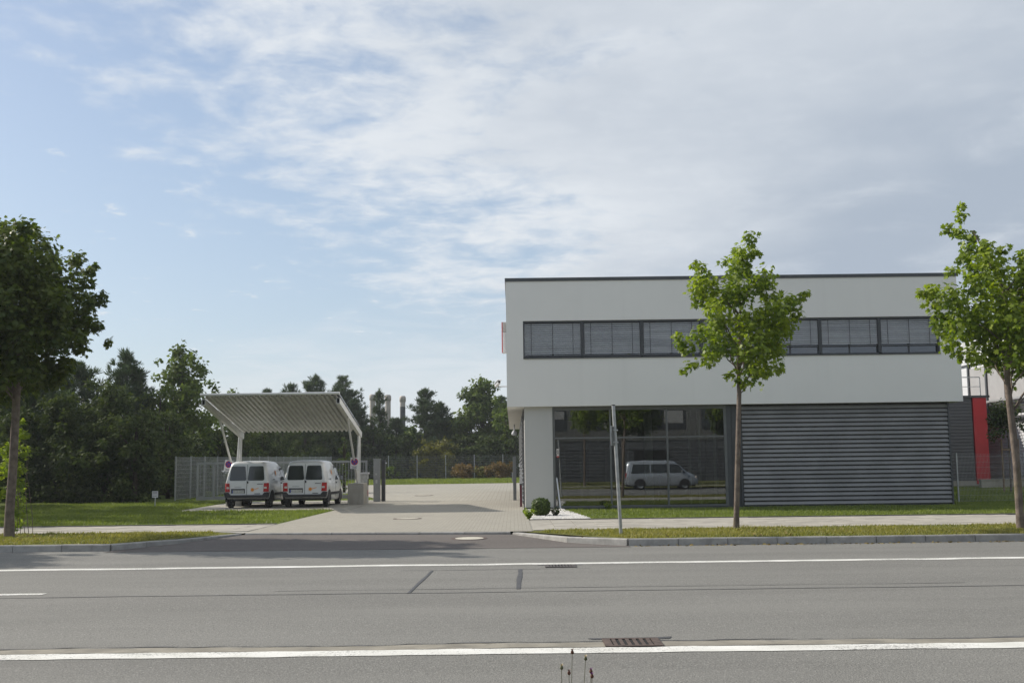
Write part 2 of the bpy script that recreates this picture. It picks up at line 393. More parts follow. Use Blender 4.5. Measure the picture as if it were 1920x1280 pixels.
# road markings
def strip(name, x0, x1, y, w, z, mat, kind='structure', wob=0.0, step=.5):
    n = max(2, int((x1-x0)/step)); V = []; F = []
    for k in range(n+1):
        x = x0+(x1-x0)*k/n; j = wob*(mnoise.noise((x*.7, y, 0)))
        V += [(x, y-w/2+j+wob*.5*mnoise.noise((x*3, 1, y)), z), (x, y+w/2+j+wob*.5*mnoise.noise((x*3, 5, y)), z)]
    F = [(2*k, 2*k+2, 2*k+3, 2*k+1) for k in range(n)]
    o = MB().add(V, F).build(name, mat)
    if kind: o['kind'] = kind
    return o
strip('edge_line', -40, 40, 10.05, .29, .005, M_PAINT, wob=.07, step=.12)
strip('edge_line', -40, 40, 18.95, .30, .005, M_PAINT, wob=.08, step=.2)
strip('lane_dash', -12.3, -6.27, 15.18, .20, .005, M_PAINT, wob=.01)
strip('lane_dash', 10.2, 16, 20.9, .16, .005, M_PAINT, wob=.01)
M_GRIT = plain('gutter_grit', (.235, .215, .175), .95, .2, 3, bump=.4, bscale=70, dirt=((.15, .14, .12), 5, .8))
strip('gutter_strip', -40, 40, 10.36, .26, .003, M_GRIT, wob=.10, step=.15)
strip('tar_joint', -40, 40, 10.55, .02, .0042, M_TAR2, wob=.14, step=.15)
strip('tar_joint', -40, 40, 14.78, .045, .004, M_TAR2, wob=.05)
strip('tar_joint', -3.2, 6, 15.22, .025, .004, M_TAR2, wob=.04)
strip('tar_joint', -1.8, 1.2, 18.0, .025, .004, M_TAR2, wob=.03)
def seam(name, a, b, w):
    a = Vector(a); b = Vector(b); d = (b-a).normalized(); n = Vector((-d.y, d.x, 0)); V = []; N = 10
    for k in range(N+1):
        p = a.lerp(b, k/N); ww = w*(.75+.5*abs(mnoise.noise((k*.9, w, 3)))); j = mnoise.noise((k*.6, 9, w))*w*.2
        V += [(p-n*(ww/2-j))[:2]+(.0065,), (p+n*(ww/2+j))[:2]+(.0065,)]
    MB().add(V, [(2*k, 2*k+2, 2*k+3, 2*k+1) for k in range(N)]).build(name, M_TAR)['kind'] = 'structure'
seam('tar_seam', (-1.38, 14.75, 0), (-1.3, 17.9, 0), .05)
seam('tar_seam', (.04, 15.1, 0), (.09, 18.0, 0), .075)

# ------------------------------------------------------------------ grass, gravel
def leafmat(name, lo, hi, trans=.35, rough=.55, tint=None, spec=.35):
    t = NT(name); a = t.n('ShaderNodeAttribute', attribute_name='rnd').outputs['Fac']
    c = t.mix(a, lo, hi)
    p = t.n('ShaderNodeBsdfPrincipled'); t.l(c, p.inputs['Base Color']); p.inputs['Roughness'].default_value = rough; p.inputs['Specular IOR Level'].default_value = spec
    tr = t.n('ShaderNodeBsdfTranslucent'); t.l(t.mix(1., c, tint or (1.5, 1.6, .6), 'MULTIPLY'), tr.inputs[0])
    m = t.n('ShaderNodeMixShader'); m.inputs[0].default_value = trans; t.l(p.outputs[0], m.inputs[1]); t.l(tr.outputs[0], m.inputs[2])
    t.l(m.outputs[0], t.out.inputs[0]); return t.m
M_GRASS = leafmat('grass_blades', (.125, .162, .034), (.225, .265, .06), .35, .6, (1.3, 1.4, .6))
M_GRASSV = leafmat('grass_blades_verge', (.17, .19, .04), (.32, .29, .09), .35, .6, (1.3, 1.3, .6))
def inside(P, poly):
    x, y = P[:, 0], P[:, 1]; r = np.zeros(len(P), bool); n = len(poly); j = n-1
    for i in range(n):
        xi, yi = poly[i]; xj, yj = poly[j]
        c = ((yi > y) != (yj > y)) & (x < (xj-xi)*(y-yi)/((yj-yi) or 1e-9)+xi); r ^= c; j = i
    return r
def grass(name, label, poly, dens, h, w, mat, zf=None, seed=1, cat='grass'):
    g = np.random.default_rng(seed); poly = [tuple(p) for p in poly]
    x0, x1 = min(p[0] for p in poly), max(p[0] for p in poly); y0, y1 = min(p[1] for p in poly), max(p[1] for p in poly)
    n = int((x1-x0)*(y1-y0)*dens); P = np.stack([g.uniform(x0, x1, n), g.uniform(y0, y1, n)], 1); P = P[inside(P, poly)]; n = len(P)
    pat = np.array([mnoise.noise((float(a)*.55, float(b)*.55, seed)) for a, b in P])
    fine = np.array([mnoise.noise((float(a)*2.3, float(b)*2.3, seed+9)) for a, b in P])
    keep = (pat+fine*.7+g.uniform(-.5, .5, n)) > -.55
    P, pat, fine = P[keep], pat[keep], fine[keep]; n = len(P)
    z = np.array([zf(b) for b in P[:, 1]]) if zf else np.full(n, .13)
    hh = h*(.55+.9*g.random(n)**2)*(1+.5*np.clip(pat+fine, -.8, 1.2)); a = g.uniform(0, 2*math.pi, n); l = g.normal(0, .45, (n, 2))*hh[:, None]
    ww = w*g.uniform(.6, 1.3, n); V = np.zeros((n, 3, 3))
    V[:, 0] = np.stack([P[:, 0]-np.cos(a)*ww, P[:, 1]-np.sin(a)*ww, z], 1); V[:, 1] = np.stack([P[:, 0]+np.cos(a)*ww, P[:, 1]+np.sin(a)*ww, z], 1)
    V[:, 2] = np.stack([P[:, 0]+l[:, 0], P[:, 1]+l[:, 1], z+hh], 1)
    r = np.clip(.5+.55*pat+g.normal(0, .22, n), 0, 1)
    me = fast_mesh(name, V.reshape(-1, 3), np.arange(3*n).reshape(n, 3), mat, rnd=np.repeat(r, 3))
    return tag(link_mesh(name, me), label, cat, kind='stuff')
grass('verge_grass', 'patchy yellowing grass between kerb and footpath in front of the office', [(.6, 25.9), (2.5, 23.2), (14, 23.2), (14, 26.60), (.8, 26.58)], 750, .05, .012, M_GRASSV, seed=3)
grass('verge_grass', 'dry grass between kerb and footpath under the big left tree', [(-15, 23.6), (-8.4, 23.6), (-6.9, 26.6), (-7.4, 27.6), (-15, 27.7)], 700, .055, .012, M_GRASSV, seed=4)
grass('lawn_grass', 'mown green lawn along the glass front and louvred wall', [(2.1, 31.62), (17, 31.62), (17, 41), (15.6, 41), (15.6, 38.95), (1.9, 38.95), (1.55, 37)], 520, .06, .013, M_GRASS, seed=5)
grass('lawn_grass', 'green lawn between the left footpath and the carport', [(-17, 31.15), (-6.6, 31.15), (-6.62, 41.2), (-12.5, 41.4), (-12.5, 50), (-22, 50)], 380, .075, .015, M_GRASS, zg, seed=6)
grass('lawn_grass', 'strip of lawn in front of the far fence behind the courtyard', [(-15, 78.5), (1.5, 80), (1.5, 97), (-15, 97)], 90, .10, .03, M_GRASS, zg, seed=7)
grass('lawn_grass', 'shaded lawn behind the mesh fence at the right edge', [(17, 39), (30, 39), (30, 56), (17, 56)], 150, .08, .02, M_GRASS, zg, seed=8)
grass('lawn_grass', 'rough lawn in the corner beside the closed sliding gate', [(-15.3, 51.5), (-6.5, 51.5), (-8, 58), (-15.3, 66)], 130, .09, .02, M_GRASS, zg, seed=11)
sheet('gravel_bed', [(.5, 31.6), (2.2, 31.6), (1.7, 38.9), (.36, 38.9)], M_GRAVEL, .008)
def pebbles(name, label, poly, n, mat, seed=2):
    g = np.random.default_rng(seed); x0, x1 = min(p[0] for p in poly), max(p[0] for p in poly); y0, y1 = min(p[1] for p in poly), max(p[1] for p in poly)
    P = np.stack([g.uniform(x0, x1, n), g.uniform(y0, y1, n)], 1); P = P[inside(P, poly)]; n = len(P)
    O = np.array([(1, 0, 0), (0, 1, 0), (-1, 0, 0), (0, -1, 0), (0, 0, 1), (0, 0, -1)], float)
    V = O[None]*g.uniform(.02, .05, (n, 1, 3)); a = g.uniform(0, 6.28, n); c, s = np.cos(a)[:, None], np.sin(a)[:, None]
    V = np.stack([V[..., 0]*c-V[..., 1]*s, V[..., 0]*s+V[..., 1]*c, V[..., 2]], -1)+np.stack([P[:, 0], P[:, 1], np.full(n, .15)], 1)[:, None]
    F = np.array([(0, 1, 4), (1, 2, 4), (2, 3, 4), (3, 0, 4), (1, 0, 5), (2, 1, 5), (3, 2, 5), (0, 3, 5)])
    F = (np.arange(n)[:, None, None]*6+F[None]).reshape(-1, 3)
    return tag(link_mesh(name, fast_mesh(name, V.reshape(-1, 3), F, mat, True)), label, 'pebbles', kind='stuff')
M_PEB = plain('white_pebble', (.62, .60, .57), .8, .25, 30)
pebbles('pebbles', 'white pebbles in the planting bed beside the white pier', [(.5, 31.62), (2.15, 31.62), (1.65, 38.8), (.4, 38.8)], 5200, M_PEB)

# ------------------------------------------------------------------ drain grates and manholes
M_RUST = plain('rusted_cast_iron', (.095, .068, .056), .8, .3, 14, .2, bump=.4, bscale=60)
M_IRON = plain('cast_iron', (.085, .075, .07), .7, .25, 14, .3, bump=.3)
M_BLACK = plain('black_void', (.004, .004, .004), .9, .0)
M_LID = plain('manhole_concrete', (.50, .47, .39), .9, .1, 10, bump=.3)
def grate(x, y, w, d, n, label, mat):
    t = thing('drain_grate', (x, y, 0), label, 'drain', 'street drain grates')
    box('shaft', (x-w/2+.02, x+w/2-.02, y-d/2+.02, y+d/2-.02, .0035, .006), M_BLACK, t)
    f = MB()
    f.box(x-w/2-.03, x+w/2+.03, y-d/2-.03, y-d/2+.02, .004, .014).box(x-w/2-.03, x+w/2+.03, y+d/2-.02, y+d/2+.03, .004, .014)
    f.box(x-w/2-.03, x-w/2+.04, y-d/2+.02, y+d/2-.02, .004, .014).box(x+w/2-.04, x+w/2+.03, y-d/2+.02, y+d/2-.02, .004, .014)
    f.build('frame', mat, t)
    b0 = None
    for k in range(n):
        bx = x-w/2+.04+(k+.5)*(w-.08)/n
        if k == 0: b0 = box('bar', (bx-.016, bx+.016, y-d/2+.021, y+d/2-.021, .006, .0135), mat, t)
        else: clone(b0, (bx, y, .00975), t)
    tar = MB().add([(x-w/2-.12, y+d/2+.02, .0045), (x+w/2+.14, y+d/2+.02, .0045), (x+w/2+.18, y+d/2+.16, .0045), (x+w/2+.05, y+d/2+.12, .0045), (x-w/2-.16, y+d/2+.10, .0045)], [(0, 1, 2, 3, 4)]); tar.build('tar_patch', M_TAR, t)
    return t
grate(1.06, 10.44, .46, .40, 6, 'rust brown drain grate beside the near white edge line', M_RUST)
grate(.74, 18.45, .44, .42, 7, 'dark drain grate beside the far white edge line', M_IRON)
def manhole(x, y, z, r, label, tilt=0.0):
    t = thing('manhole_cover', (x, y, z), label, 'manhole', 'round manhole covers')
    f = MB(); n = 32
    f.add([(x+q*math.cos(2*math.pi*k/n), y+q*math.sin(2*math.pi*k/n), z+zz+tilt*q*math.sin(2*math.pi*k/n)) for q, zz in ((r*.80, .003), (r*.82, .010), (r, .010), (r*1.02, .002)) for k in range(n)],
          [(i*n+k, (i+1)*n+k, (i+1)*n+(k+1) % n, i*n+(k+1) % n) for i in range(3) for k in range(n)]); f.build('ring', M_RUST, t)
    g = MB(); g.add([(x+r*.79*math.cos(2*math.pi*k/n), y+r*.79*math.sin(2*math.pi*k/n), z+.008+tilt*r*.79*math.sin(2*math.pi*k/n)) for k in range(n)], [tuple(range(n))]); g.build('lid', M_LID, t)
manhole(-1.0, 25.1, .053, .40, 'pale round manhole cover in the dark driveway apron', .0258)
manhole(-3.15, 33.4, .138, .42, 'round manhole cover with rust ring in the block paved driveway')
manhole(-4.4, 55.3, zg(55.3)+.012, .45, 'far manhole cover in the paved courtyard beyond the gate')

# ------------------------------------------------------------------ building materials
def render_coat(name, col):
    t = NT(name); w = t.world()
    c = t.mix(t.ramp(t.noise(w, .45, 5, .55), .3, .7), tuple(x*.965 for x in col), col)
    st = t.noise(t.mapping(w, (2.6, 2.6, .10)), 1.0, 6, .6)      # faint rain streaks
    c = t.mix(t.ramp(st, .54, .78, 0, .12), c, tuple(x*.72 for x in col))
    c = t.mix(t.ramp(t.noise(w, 2.2, 6, .6), .5, .8, 0, .10), c, tuple(x*.85 for x in col))
    return t.pbr(c, .9, 0, t.bump(t.noise(w, 220, 3), .12, .002), .2)
M_PLASTER = render_coat('white_render', (.80, .785, .755))
M_TRIM = plain('anthracite_metal', (.075, .08, .085), .45, .08, 4, .4)
M_FRAME = plain('window_frame_metal', (.06, .064, .07), .45, .08, 5, .3)
M_SLAT = plain('blind_slat_aluminium', (.50, .51, .52), .5, .05, 5, .15, objvar=.05)
M_LOUV = plain('louvre_steel', (.235, .235, .235), .55, .12, 1.2, .15, objvar=.09)
M_LOUVB = plain('louvre_backing', (.045, .045, .045), .8, .1)
M_CLAD = plain('dark_cladding', (.115, .118, .125), .5, .06, 2, .4, objvar=.05)
M_RED = plain('red_panel', (.50, .018, .025), .45, .06, 2, spec=.5)
M_WHITEP = plain('white_panel', (.56, .57, .59), .6, .05, 2, objvar=.04)
M_BEIGE = plain('beige_panel', (.34, .335, .335), .6, .06, 2, objvar=.06)
M_GALV = plain('galvanised_steel', (.42, .43, .43), .45, .14, 9, .55)
M_INT = plain('interior_grey', (.16, .16, .155), .8, .1)
M_INTD = plain('interior_dark', (.05, .05, .05), .8, .1)
M_INTW = plain('interior_white', (.6, .6, .58), .8, .05)
def glass(name, tint, fac, rough=.0):
    t = NT(name); tr = t.n('ShaderNodeBsdfTransparent'); tr.inputs[0].default_value = tint+(1,)
    gl = t.n('ShaderNodeBsdfGlossy'); gl.inputs['Roughness'].default_value = rough; gl.inputs[0].default_value = (.95, .97, 1, 1)
    w = t.world(); nm = t.bump(t.noise(w, .9, 2), .015, .02); t.l(nm, gl.inputs['Normal'])
    fr = t.n('ShaderNodeFresnel'); fr.inputs[0].default_value = 1.5
    m = t.n('ShaderNodeMixShader'); t.l(t.math('MINIMUM', t.math('ADD', fr.outputs[0], fac), 1.0), m.inputs[0])
    t.l(tr.outputs[0], m.inputs[1]); t.l(gl.outputs[0], m.inputs[2]); t.l(m.outputs[0], t.out.inputs[0]); return t.m
M_GLASS = glass('storefront_glass', (.50, .54, .51), .14)
M_GLASSW = glass('window_glass', (.25, .27, .28), .12)

# ------------------------------------------------------------------ office building
OB = thing('office_building', (7.7, 39.1, .13), 'two storey white office block with ribbon windows, glass front and grey louvred wall', 'building')
UY = 39.10; X0, X1 = -.2, 15.72; ZS, ZR = 3.70, 8.12
WX0, WX1, WZ0, WZ1 = .39, 15.03, 5.40, 6.71
up = MB()
up.box(X0, X1, UY, UY+.35, WZ1, ZR).box(X0, X1, UY, UY+.35, ZS, WZ0).box(X0, WX0, UY, UY+.35, WZ0, WZ1).box(WX1, X1, UY, UY+.35, WZ0, WZ1)
up.build('upper_wall', M_PLASTER, OB)
sw = MB().box(X0, X0+.3, UY+.35, 62, ZS, ZR).box(X1-.3, X1, UY+.35, 62, ZS, ZR).box(X0+.3, X1-.3, 61.7, 62, ZS, ZR); sw.build('side_wall', M_PLASTER, OB)
box('soffit', (X0+.3, X1-.3, UY+.35, 61.7, ZS+.002, ZS+.2), M_PLASTER, OB)
box('roof', (X0+.3, X1-.3, UY+.35, 61.7, ZR-.25, ZR-.05), M_TRIM, OB)
cp = MB().box(X0-.03, X1+.03, UY-.03, UY+.40, ZR+.002, ZR+.12).box(X0-.03, X0+.35, UY+.40, 62.03, ZR+.002, ZR+.12).box(X1-.35, X1+.03, UY+.40, 62.03, ZR+.002, ZR+.12)
cp.build('parapet_cap', M_TRIM, OB)
# ribbon windows: frame, pane, blind slats
NW = 7; PW = (WX1-WX0)/NW
slat_me, _ = MB().add([(-.5, .030, .030), (.5, .030, .030), (-.5, .010, .020), (.5, .010, .020), (-.5, -.022, -.026), (.5, -.022, -.026), (-.5, -.030, -.036), (.5, -.030, -.036)], [(0, 1, 3, 2), (2, 3, 5, 4), (4, 5, 7, 6)]).mesh('blind_slat', M_SLAT, False)
wf_head = WZ1-.10
for i in range(NW):
    a, b = WX0+i*PW, WX0+(i+1)*PW
    w = box('window', (a+.001, b-.001, UY+.26, UY+.33, WZ0, WZ0+.001+.05), M_FRAME, OB)
    w.name = 'window'
    f = MB(); l = .05 if i == 0 else .055; r = .05 if i == NW-1 else .055
    f.box(a+.002, a+l, UY+.06, UY+.22, WZ0+.052, WZ1-.002).box(b-r, b-.002, UY+.06, UY+.22, WZ0+.052, WZ1-.002).box(a+l, b-r, UY+.06, UY+.22, WZ1-.07, WZ1-.002).box(a+l, b-r, UY+.05, UY+.22, WZ0+.004, WZ0+.05)
    f.box((a+b)/2-.03, (a+b)/2+.03, UY+.18, UY+.22, WZ0+.052, WZ1-.07)
    f.build('frame', M_FRAME, w)
    box('pane', (a+l, b-r, UY+.195, UY+.205, WZ0+.052, WZ1-.07), M_GLASSW, w)
    drop = [.03, .03, .03, .05, .25, .25, .25][i]
    zb, zt = WZ0+.07+drop, WZ1-.085; n = int((zt-zb)/.072)
    for k in range(n):
        z = zt-.03-k*.072
        s = bpy.data.objects.new('blind_slat', slat_me); COL.objects.link(s); s.parent = w
        s.location = Vector(((a+b)/2, UY+.12, z))-ORG[w.name]; s.scale = (b-a-l-r-.03, 1, 1); s.rotation_euler.x = random.uniform(-.06, .06)
    box('bottom_rail', (a+l+.015, b-r-.015, UY+.10, UY+.14, zb-.035, zb), M_FRAME, w)
    for q in (.12, .5, .86):
        xx = a+l+(b-a-l-r)*q; box('ladder_cord', (xx-.007, xx+.007, UY+.075, UY+.081, zb, zt), M_INTD, w)
    tp = box('drip_sill', (a+.001, b-.001, UY-.035, UY+.05, WZ0-.03, WZ0+.004), M_TRIM, w)
box('window_back', (WX0, WX1, UY+.55, UY+.6, WZ0-.1, WZ1+.1), M_INTD, OB)
# ground floor: white pier, glass front, louvred wall
GY = 39.42
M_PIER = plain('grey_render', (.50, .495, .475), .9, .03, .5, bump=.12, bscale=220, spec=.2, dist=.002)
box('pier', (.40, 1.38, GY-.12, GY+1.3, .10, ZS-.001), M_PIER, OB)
box('base_strip', (.38, 1.40, GY-.13, GY+1.31, .10, .21), M_TRIM, OB)
box('plinth', (1.40, 15.2, GY-.03, GY+.25, .05, .19), M_TRIM, OB)
M_MULL = plain('curtain_wall_metal', (.14, .145, .145), .45, .08, 5, .2)
gx = [1.42, 3.41, 5.40, 7.44]; gz = [.22, 2.60, 3.56]
for k, x in enumerate(gx): box('mullion', (x-(.03 if 0 < k < 3 else .045), x+(.03 if 0 < k < 3 else .045), GY-.02, GY+.10, .19, ZS-.002), M_MULL, OB)
for a, b in zip(gx, gx[1:]):
    e0 = .045 if a == gx[0] else .03; e1 = .045 if b == gx[-1] else .03
    for za, zb in ((2.575, 2.625), (3.57, ZS-.003), (.19, .25)): box('transom', (a+e0, b-e1, GY-.015, GY+.09, za, zb), M_MULL, OB)
    for z0, z1 in ((.25, 2.575), (2.625, 3.57)): box('glass_pane', (a+e0, b-e1, GY+.02, GY+.035, z0, z1), M_GLASS, OB)
box('jamb', (7.49, 7.98, GY-.02, GY+.12, .19, ZS-.002), M_TRIM, OB)
box('jamb_rib', (7.66, 7.70, GY-.05, GY-.02, .19, ZS-.003), M_FRAME, OB)
box('jamb_rib', (7.93, 8.0, GY-.10, GY-.02, .19, ZS-.004), M_FRAME, OB)
box('louvre_backing', (8.0, 15.2, GY, GY+.2, .15, ZS-.005), M_LOUVB, OB)
NL = 23; pit = (3.66-.20)/NL
l0 = MB().prism([(0, .0), (-.075, -.004), (-.095, .006), (-.095, .020), (-.050, pit*.72), (-.01, pit*.78)], 0, 8.02, 15.24)
lme, lc = l0.mesh('louvre_slat', M_LOUV)
for k in range(NL):
    link_mesh('louvre_slat', lme, (11.63, GY-.0475, .20+k*pit+pit*.39-.002), OB)
box('louvre_end_post', (15.24, 15.30, GY-.11, GY+.2, .13, ZS-.006), M_TRIM, OB)
# lower side walls
def ribwall(name, axis, fixed, a, b, z0, z1, pitch, mat, parent, out=-1, dep=.03):
    """row of ribs; axis 0: wall runs along x at y=fixed; axis 1: runs along y at x=fixed"""
    n = int((z1-z0)/pitch); r = MB()
    prof = [(fixed, 0.0), (fixed+out*dep, .006), (fixed+out*dep, pitch*.62), (fixed+out*dep*.2, pitch*.74), (fixed, pitch*.98)]
    if axis == 0: r.prism(prof, 0, a, b)
    else: r.add([(u, t, v) for t in (a, b) for u, v in prof], [(k, (k+1) % 5, 5+(k+1) % 5, 5+k) for k in range(5)]+[(0, 1, 2, 3, 4), (9, 8, 7, 6, 5)])
    me, c = r.mesh(name, mat)
    for k in range(n): link_mesh(name, me, (c.x, c.y, z0+k*pitch+pitch*.49), parent)
box('side_backing', (.36, .9, GY+1.32, 61.5, .13, ZS-.004), M_CLAD, OB)
ribwall('side_slat', 1, .36, GY+1.33, 61.4, .3, ZS-.1, .16, M_CLAD, OB, -1, .05)
box('right_side_wall', (14.9, 15.22, GY+.21, 61.5, .13, ZS-.007), M_CLAD, OB)
# room behind the glass
box('interior_floor', (1.4, 15.0, GY+.25, 50, .12, .20), M_INT, OB)
box('interior_wall', (1.0, 14.8, 48, 48.2, .2, 3.6), M_INT, OB)
box('partition', (8.2, 8.35, GY+.3, 48, .2, 3.6), M_INT, OB)
box('partition', (1.0, 1.2, GY+1.31, 48, .2, 3.6), M_INT, OB)
box('ceiling', (1.2, 14.9, GY+.3, 48, 3.57, 3.62), M_INT, OB)
box('pillar', (4.78, 5.06, 40.9, 41.2, .2, 3.56), M_INTW, OB)
box('interior_door', (2.2, 3.2, 47.9, 47.98, .2, 2.3), M_INTD, OB)
box('wall_panel', (3.9, 4.9, 47.9, 47.98, .9, 2.4), M_INTW, OB)
box('curtain_panel', (6.9, 7.3, 40.3, 40.36, .25, 3.3), M_INT, OB)
for xx in (1.75, 2.35, 3.0, 4.1, 6.2, 6.55, 7.1): box('curtain_panel', (xx, xx+.10, 39.95, 40.0, .25, 3.5), M_INTW if xx > 6 else M_INT, OB)
box('counter', (5.6, 7.2, 43.0, 43.6, .2, 1.25), M_INT, OB)
# light box sign and cameras on the left wall
LS = thing('light_box_sign', (X0-.12, 48, 6.5), 'slim light grey sign box with red edge fixed to the left wall, upper storey', 'sign')
box('sign_face', (X0-.20, X0-.002, 47.7, 48.3, 6.5, 7.36), M_WHITEP, LS); box('sign_face', (X0-.20, X0-.002, 47.7, 48.3, 7.37, 7.8), M_BEIGE, LS)
box('red_edge', (X0-.24, X0-.202, 47.7, 48.3, 6.52, 7.8), M_RED, LS)
def cctv(x, y, z, wx, label, k=1.0):
    t = thing('security_camera', (x, y, z), label, 'camera', 'security cameras on the left wall')
    MB().beam((x-.11*k, y+.20, z-.10*k), (x+.03, y-.28, z+.02), .12, .12).build('housing', M_WHITEP, t, .015)
    MB().beam((x-.11*k, y+.19, z-.03*k), (x+.04, y-.36, z+.095), .17, .02).build('sun_hood', M_WHITEP, t)
    MB().tube([(x+.028, y-.275, z+.02), (x+.036, y-.302, z+.022)], .045, 12).build('lens', M_BLACK, t)
    MB().tube([(x-.02, y, z-.06), (x, y, z-.14), (wx, y, z-.14)], .022, 8).build('bracket', M_WHITEP, t)
cctv(-.56, 45, 4.98, X0, 'white security camera on an arm high on the left wall')
t = thing('dome_camera', (.06, 55, 3.25), 'white dome camera under the side overhang near the rear', 'camera')
MB().tube([(.06, 55, 3.40), (.06, 55, 3.27), (.06, 55, 3.20), (.06, 55, 3.15)], [.06, .14, .14, .06], 14).build('dome', M_WHITEP, t)
MB().tube([(.06, 55, 3.4), (.06, 55, 3.69)], .03, 8).build('bracket', M_WHITEP, t)
t = thing('red_post', (.27, 42, .15), 'narrow dark red post standing beside the white pier', 'post')
box('shaft', (.22, .30, 41.9, 42.05, .15, .95), plain('dark_red_paint', (.16, .015, .03), .5), t); box('cap', (.21, .31, 41.88, 42.07, .951, 1.0), M_TRIM, t)
t = thing('white_stake', (1.56, 39.15, .15), 'white stake leaning at the left end of the glass front', 'stake')
MB().beam((1.60, 39.0, .15), (1.50, 39.30, 1.2), .05, .02).build('stick', M_WHITEP, t); MB().beam((1.4985, 39.3045, 1.2), (1.4955, 39.3135, 1.235), .03, .02).build('tip', M_GALV, t)

# ------------------------------------------------------------------ annex with red panel, white building behind, low wall
AX = thing('side_annex', (20, 60, .4), 'dark corrugated side wing with a tall red end panel', 'building')
box('core', (15.25, 24.58, 60.05, 68, .3, 5.0), M_CLAD, AX)
ribwall('cladding_rib', 0, 60.05, 15.3, 24.56, .62, 4.96, .17, M_CLAD, AX, -1, .05)
box('red_panel', (24.60, 25.32, 59.93, 68, .42, 5.0), M_RED, AX)
box('roof_cap', (15.2, 25.5, 59.88, 68.1, 5.003, 5.12), M_TRIM, AX)
box('base', (15.4, 25.4, 59.99, 67.9, .2, .60), M_CONC, AX)
rl = MB()
for x in (20.8, 22.4, 24.0, 25.2): rl.box(x-.025, x+.025, 60.3, 60.35, 5.12, 6.1)
rl.box(20.8, 25.2, 60.3, 60.34, 6.1, 6.15).box(20.8, 25.2, 60.31, 60.33, 5.6, 5.63); rl.build('roof_railing', M_GALV, AX)
WB = thing('white_building', (26.4, 62, .4), 'sunlit white building with horizontal siding and beige glazed band, far right', 'building')
box('core', (26.45, 40, 50, 82, .3, 8.55), M_WHITEP, WB)
ribwall('siding_board', 1, 26.45, 50, 82, .85, 4.0, .16, M_WHITEP, WB, -1, .05)
ribwall('upper_board', 1, 26.45, 50, 82, 7.35, 8.5, .16, M_WHITEP, WB, -1, .05)
box('window_band', (26.37, 26.449, 50, 82, 4.15, 4.86), M_FRAME, WB)
for k in range(13):
    y = 50.2+k*2.4
    box('glazing_panel', (26.38, 26.447, y+.1, y+2.3, 4.95, 6.9), M_BEIGE if k % 4 != 2 else M_WHITEP, WB)
    box('glazing_mullion', (26.30, 26.448, y-.10, y+.08, 3.95, 7.15), M_FRAME, WB)
box('ledge', (26.25, 26.446, 50, 82, 7.16, 7.34), M_WHITEP, WB); box('ledge', (26.27, 26.36, 50, 82, 4.87, 4.94), M_GALV, WB)
rr = MB().box(26.05, 26.10, 50, 82, 4.80, 4.86)
for k in range(16): rr.box(26.055, 26.095, 50.5+2*k, 50.55+2*k, 3.9, 4.8)
rr.build('balcony_rail', M_GALV, WB)
box('balcony_slab', (26.03, 26.36, 50, 82, 3.86, 3.95), M_CLAD, WB)
LW = thing('low_wall', (25, 57.4, .25), 'low pale concrete retaining wall in front of the white siding', 'wall')
box('wall', (23.6, 34, 57.0, 57.3, .2, .66), M_CONC, LW); box('coping', (23.57, 34.02, 56.96, 57.34, .661, .71), M_CONC, LW)

# ------------------------------------------------------------------ fences
def panel_mesh(w, h, name='mesh_panel', vp=.05, r=.005):
    m = MB(); n = int(w/vp)
    for k in range(n+1):
        x = -w/2+k*w/n; m.box(x-r/2, x+r/2, -r/2, r/2, 0, h)
    for z in np.arange(.02, h+.001, .2): m.box(-w/2, w/2, -r-.001, -r*.5-.001, z-r*.6, z+r*.6)
    return m.mesh(name, M_GALV, False)[0]
def fence(label, pts, h, bay, vp=.05, r=.005, group='mesh fences', post=.06):
    F_ = thing('mesh_fence', (pts[0][0], pts[0][1], zg(pts[0][1])), label, 'fence', group)
    pm, _ = MB().box(-post/2, post/2, -post/2, post/2, -.1, h+.06).mesh('post', M_GALV, False)
    for a, b in zip(pts, pts[1:]):
        L = math.dist(a, b); n = max(1, round(L/bay)); ang = math.atan2(b[1]-a[1], b[0]-a[0]); me = panel_mesh(L/n-post-.01, h, 'mesh_panel', vp, r)
        for k in range(n+1):
            q = (a[0]+(b[0]-a[0])*k/n, a[1]+(b[1]-a[1])*k/n); 
            if k < n or b == pts[-1]: link_mesh('post', pm, (q[0], q[1], zg(q[1])), F_)
            if k < n:
                c = (a[0]+(b[0]-a[0])*(k+.5)/n, a[1]+(b[1]-a[1])*(k+.5)/n); o = link_mesh('mesh_panel', me, (c[0], c[1], zg(c[1])+.03), F_); o.rotation_euler.z = ang
    return F_
fence('grey mesh fence along the left side of the courtyard', [(-15.9, 53), (-15.9, 97.9)], 2.0, 2.55, .06, .007)
fence('grey mesh fence across the far side of the courtyard', [(-15.85, 98), (14, 98)], 2.0, 2.55, .06, .0045)
fence('low green-grey mesh fence beside the louvred wall at right', [(16.2, 41.2), (31, 41.2)], 1.72, 2.5, .05, .004, post=.05)

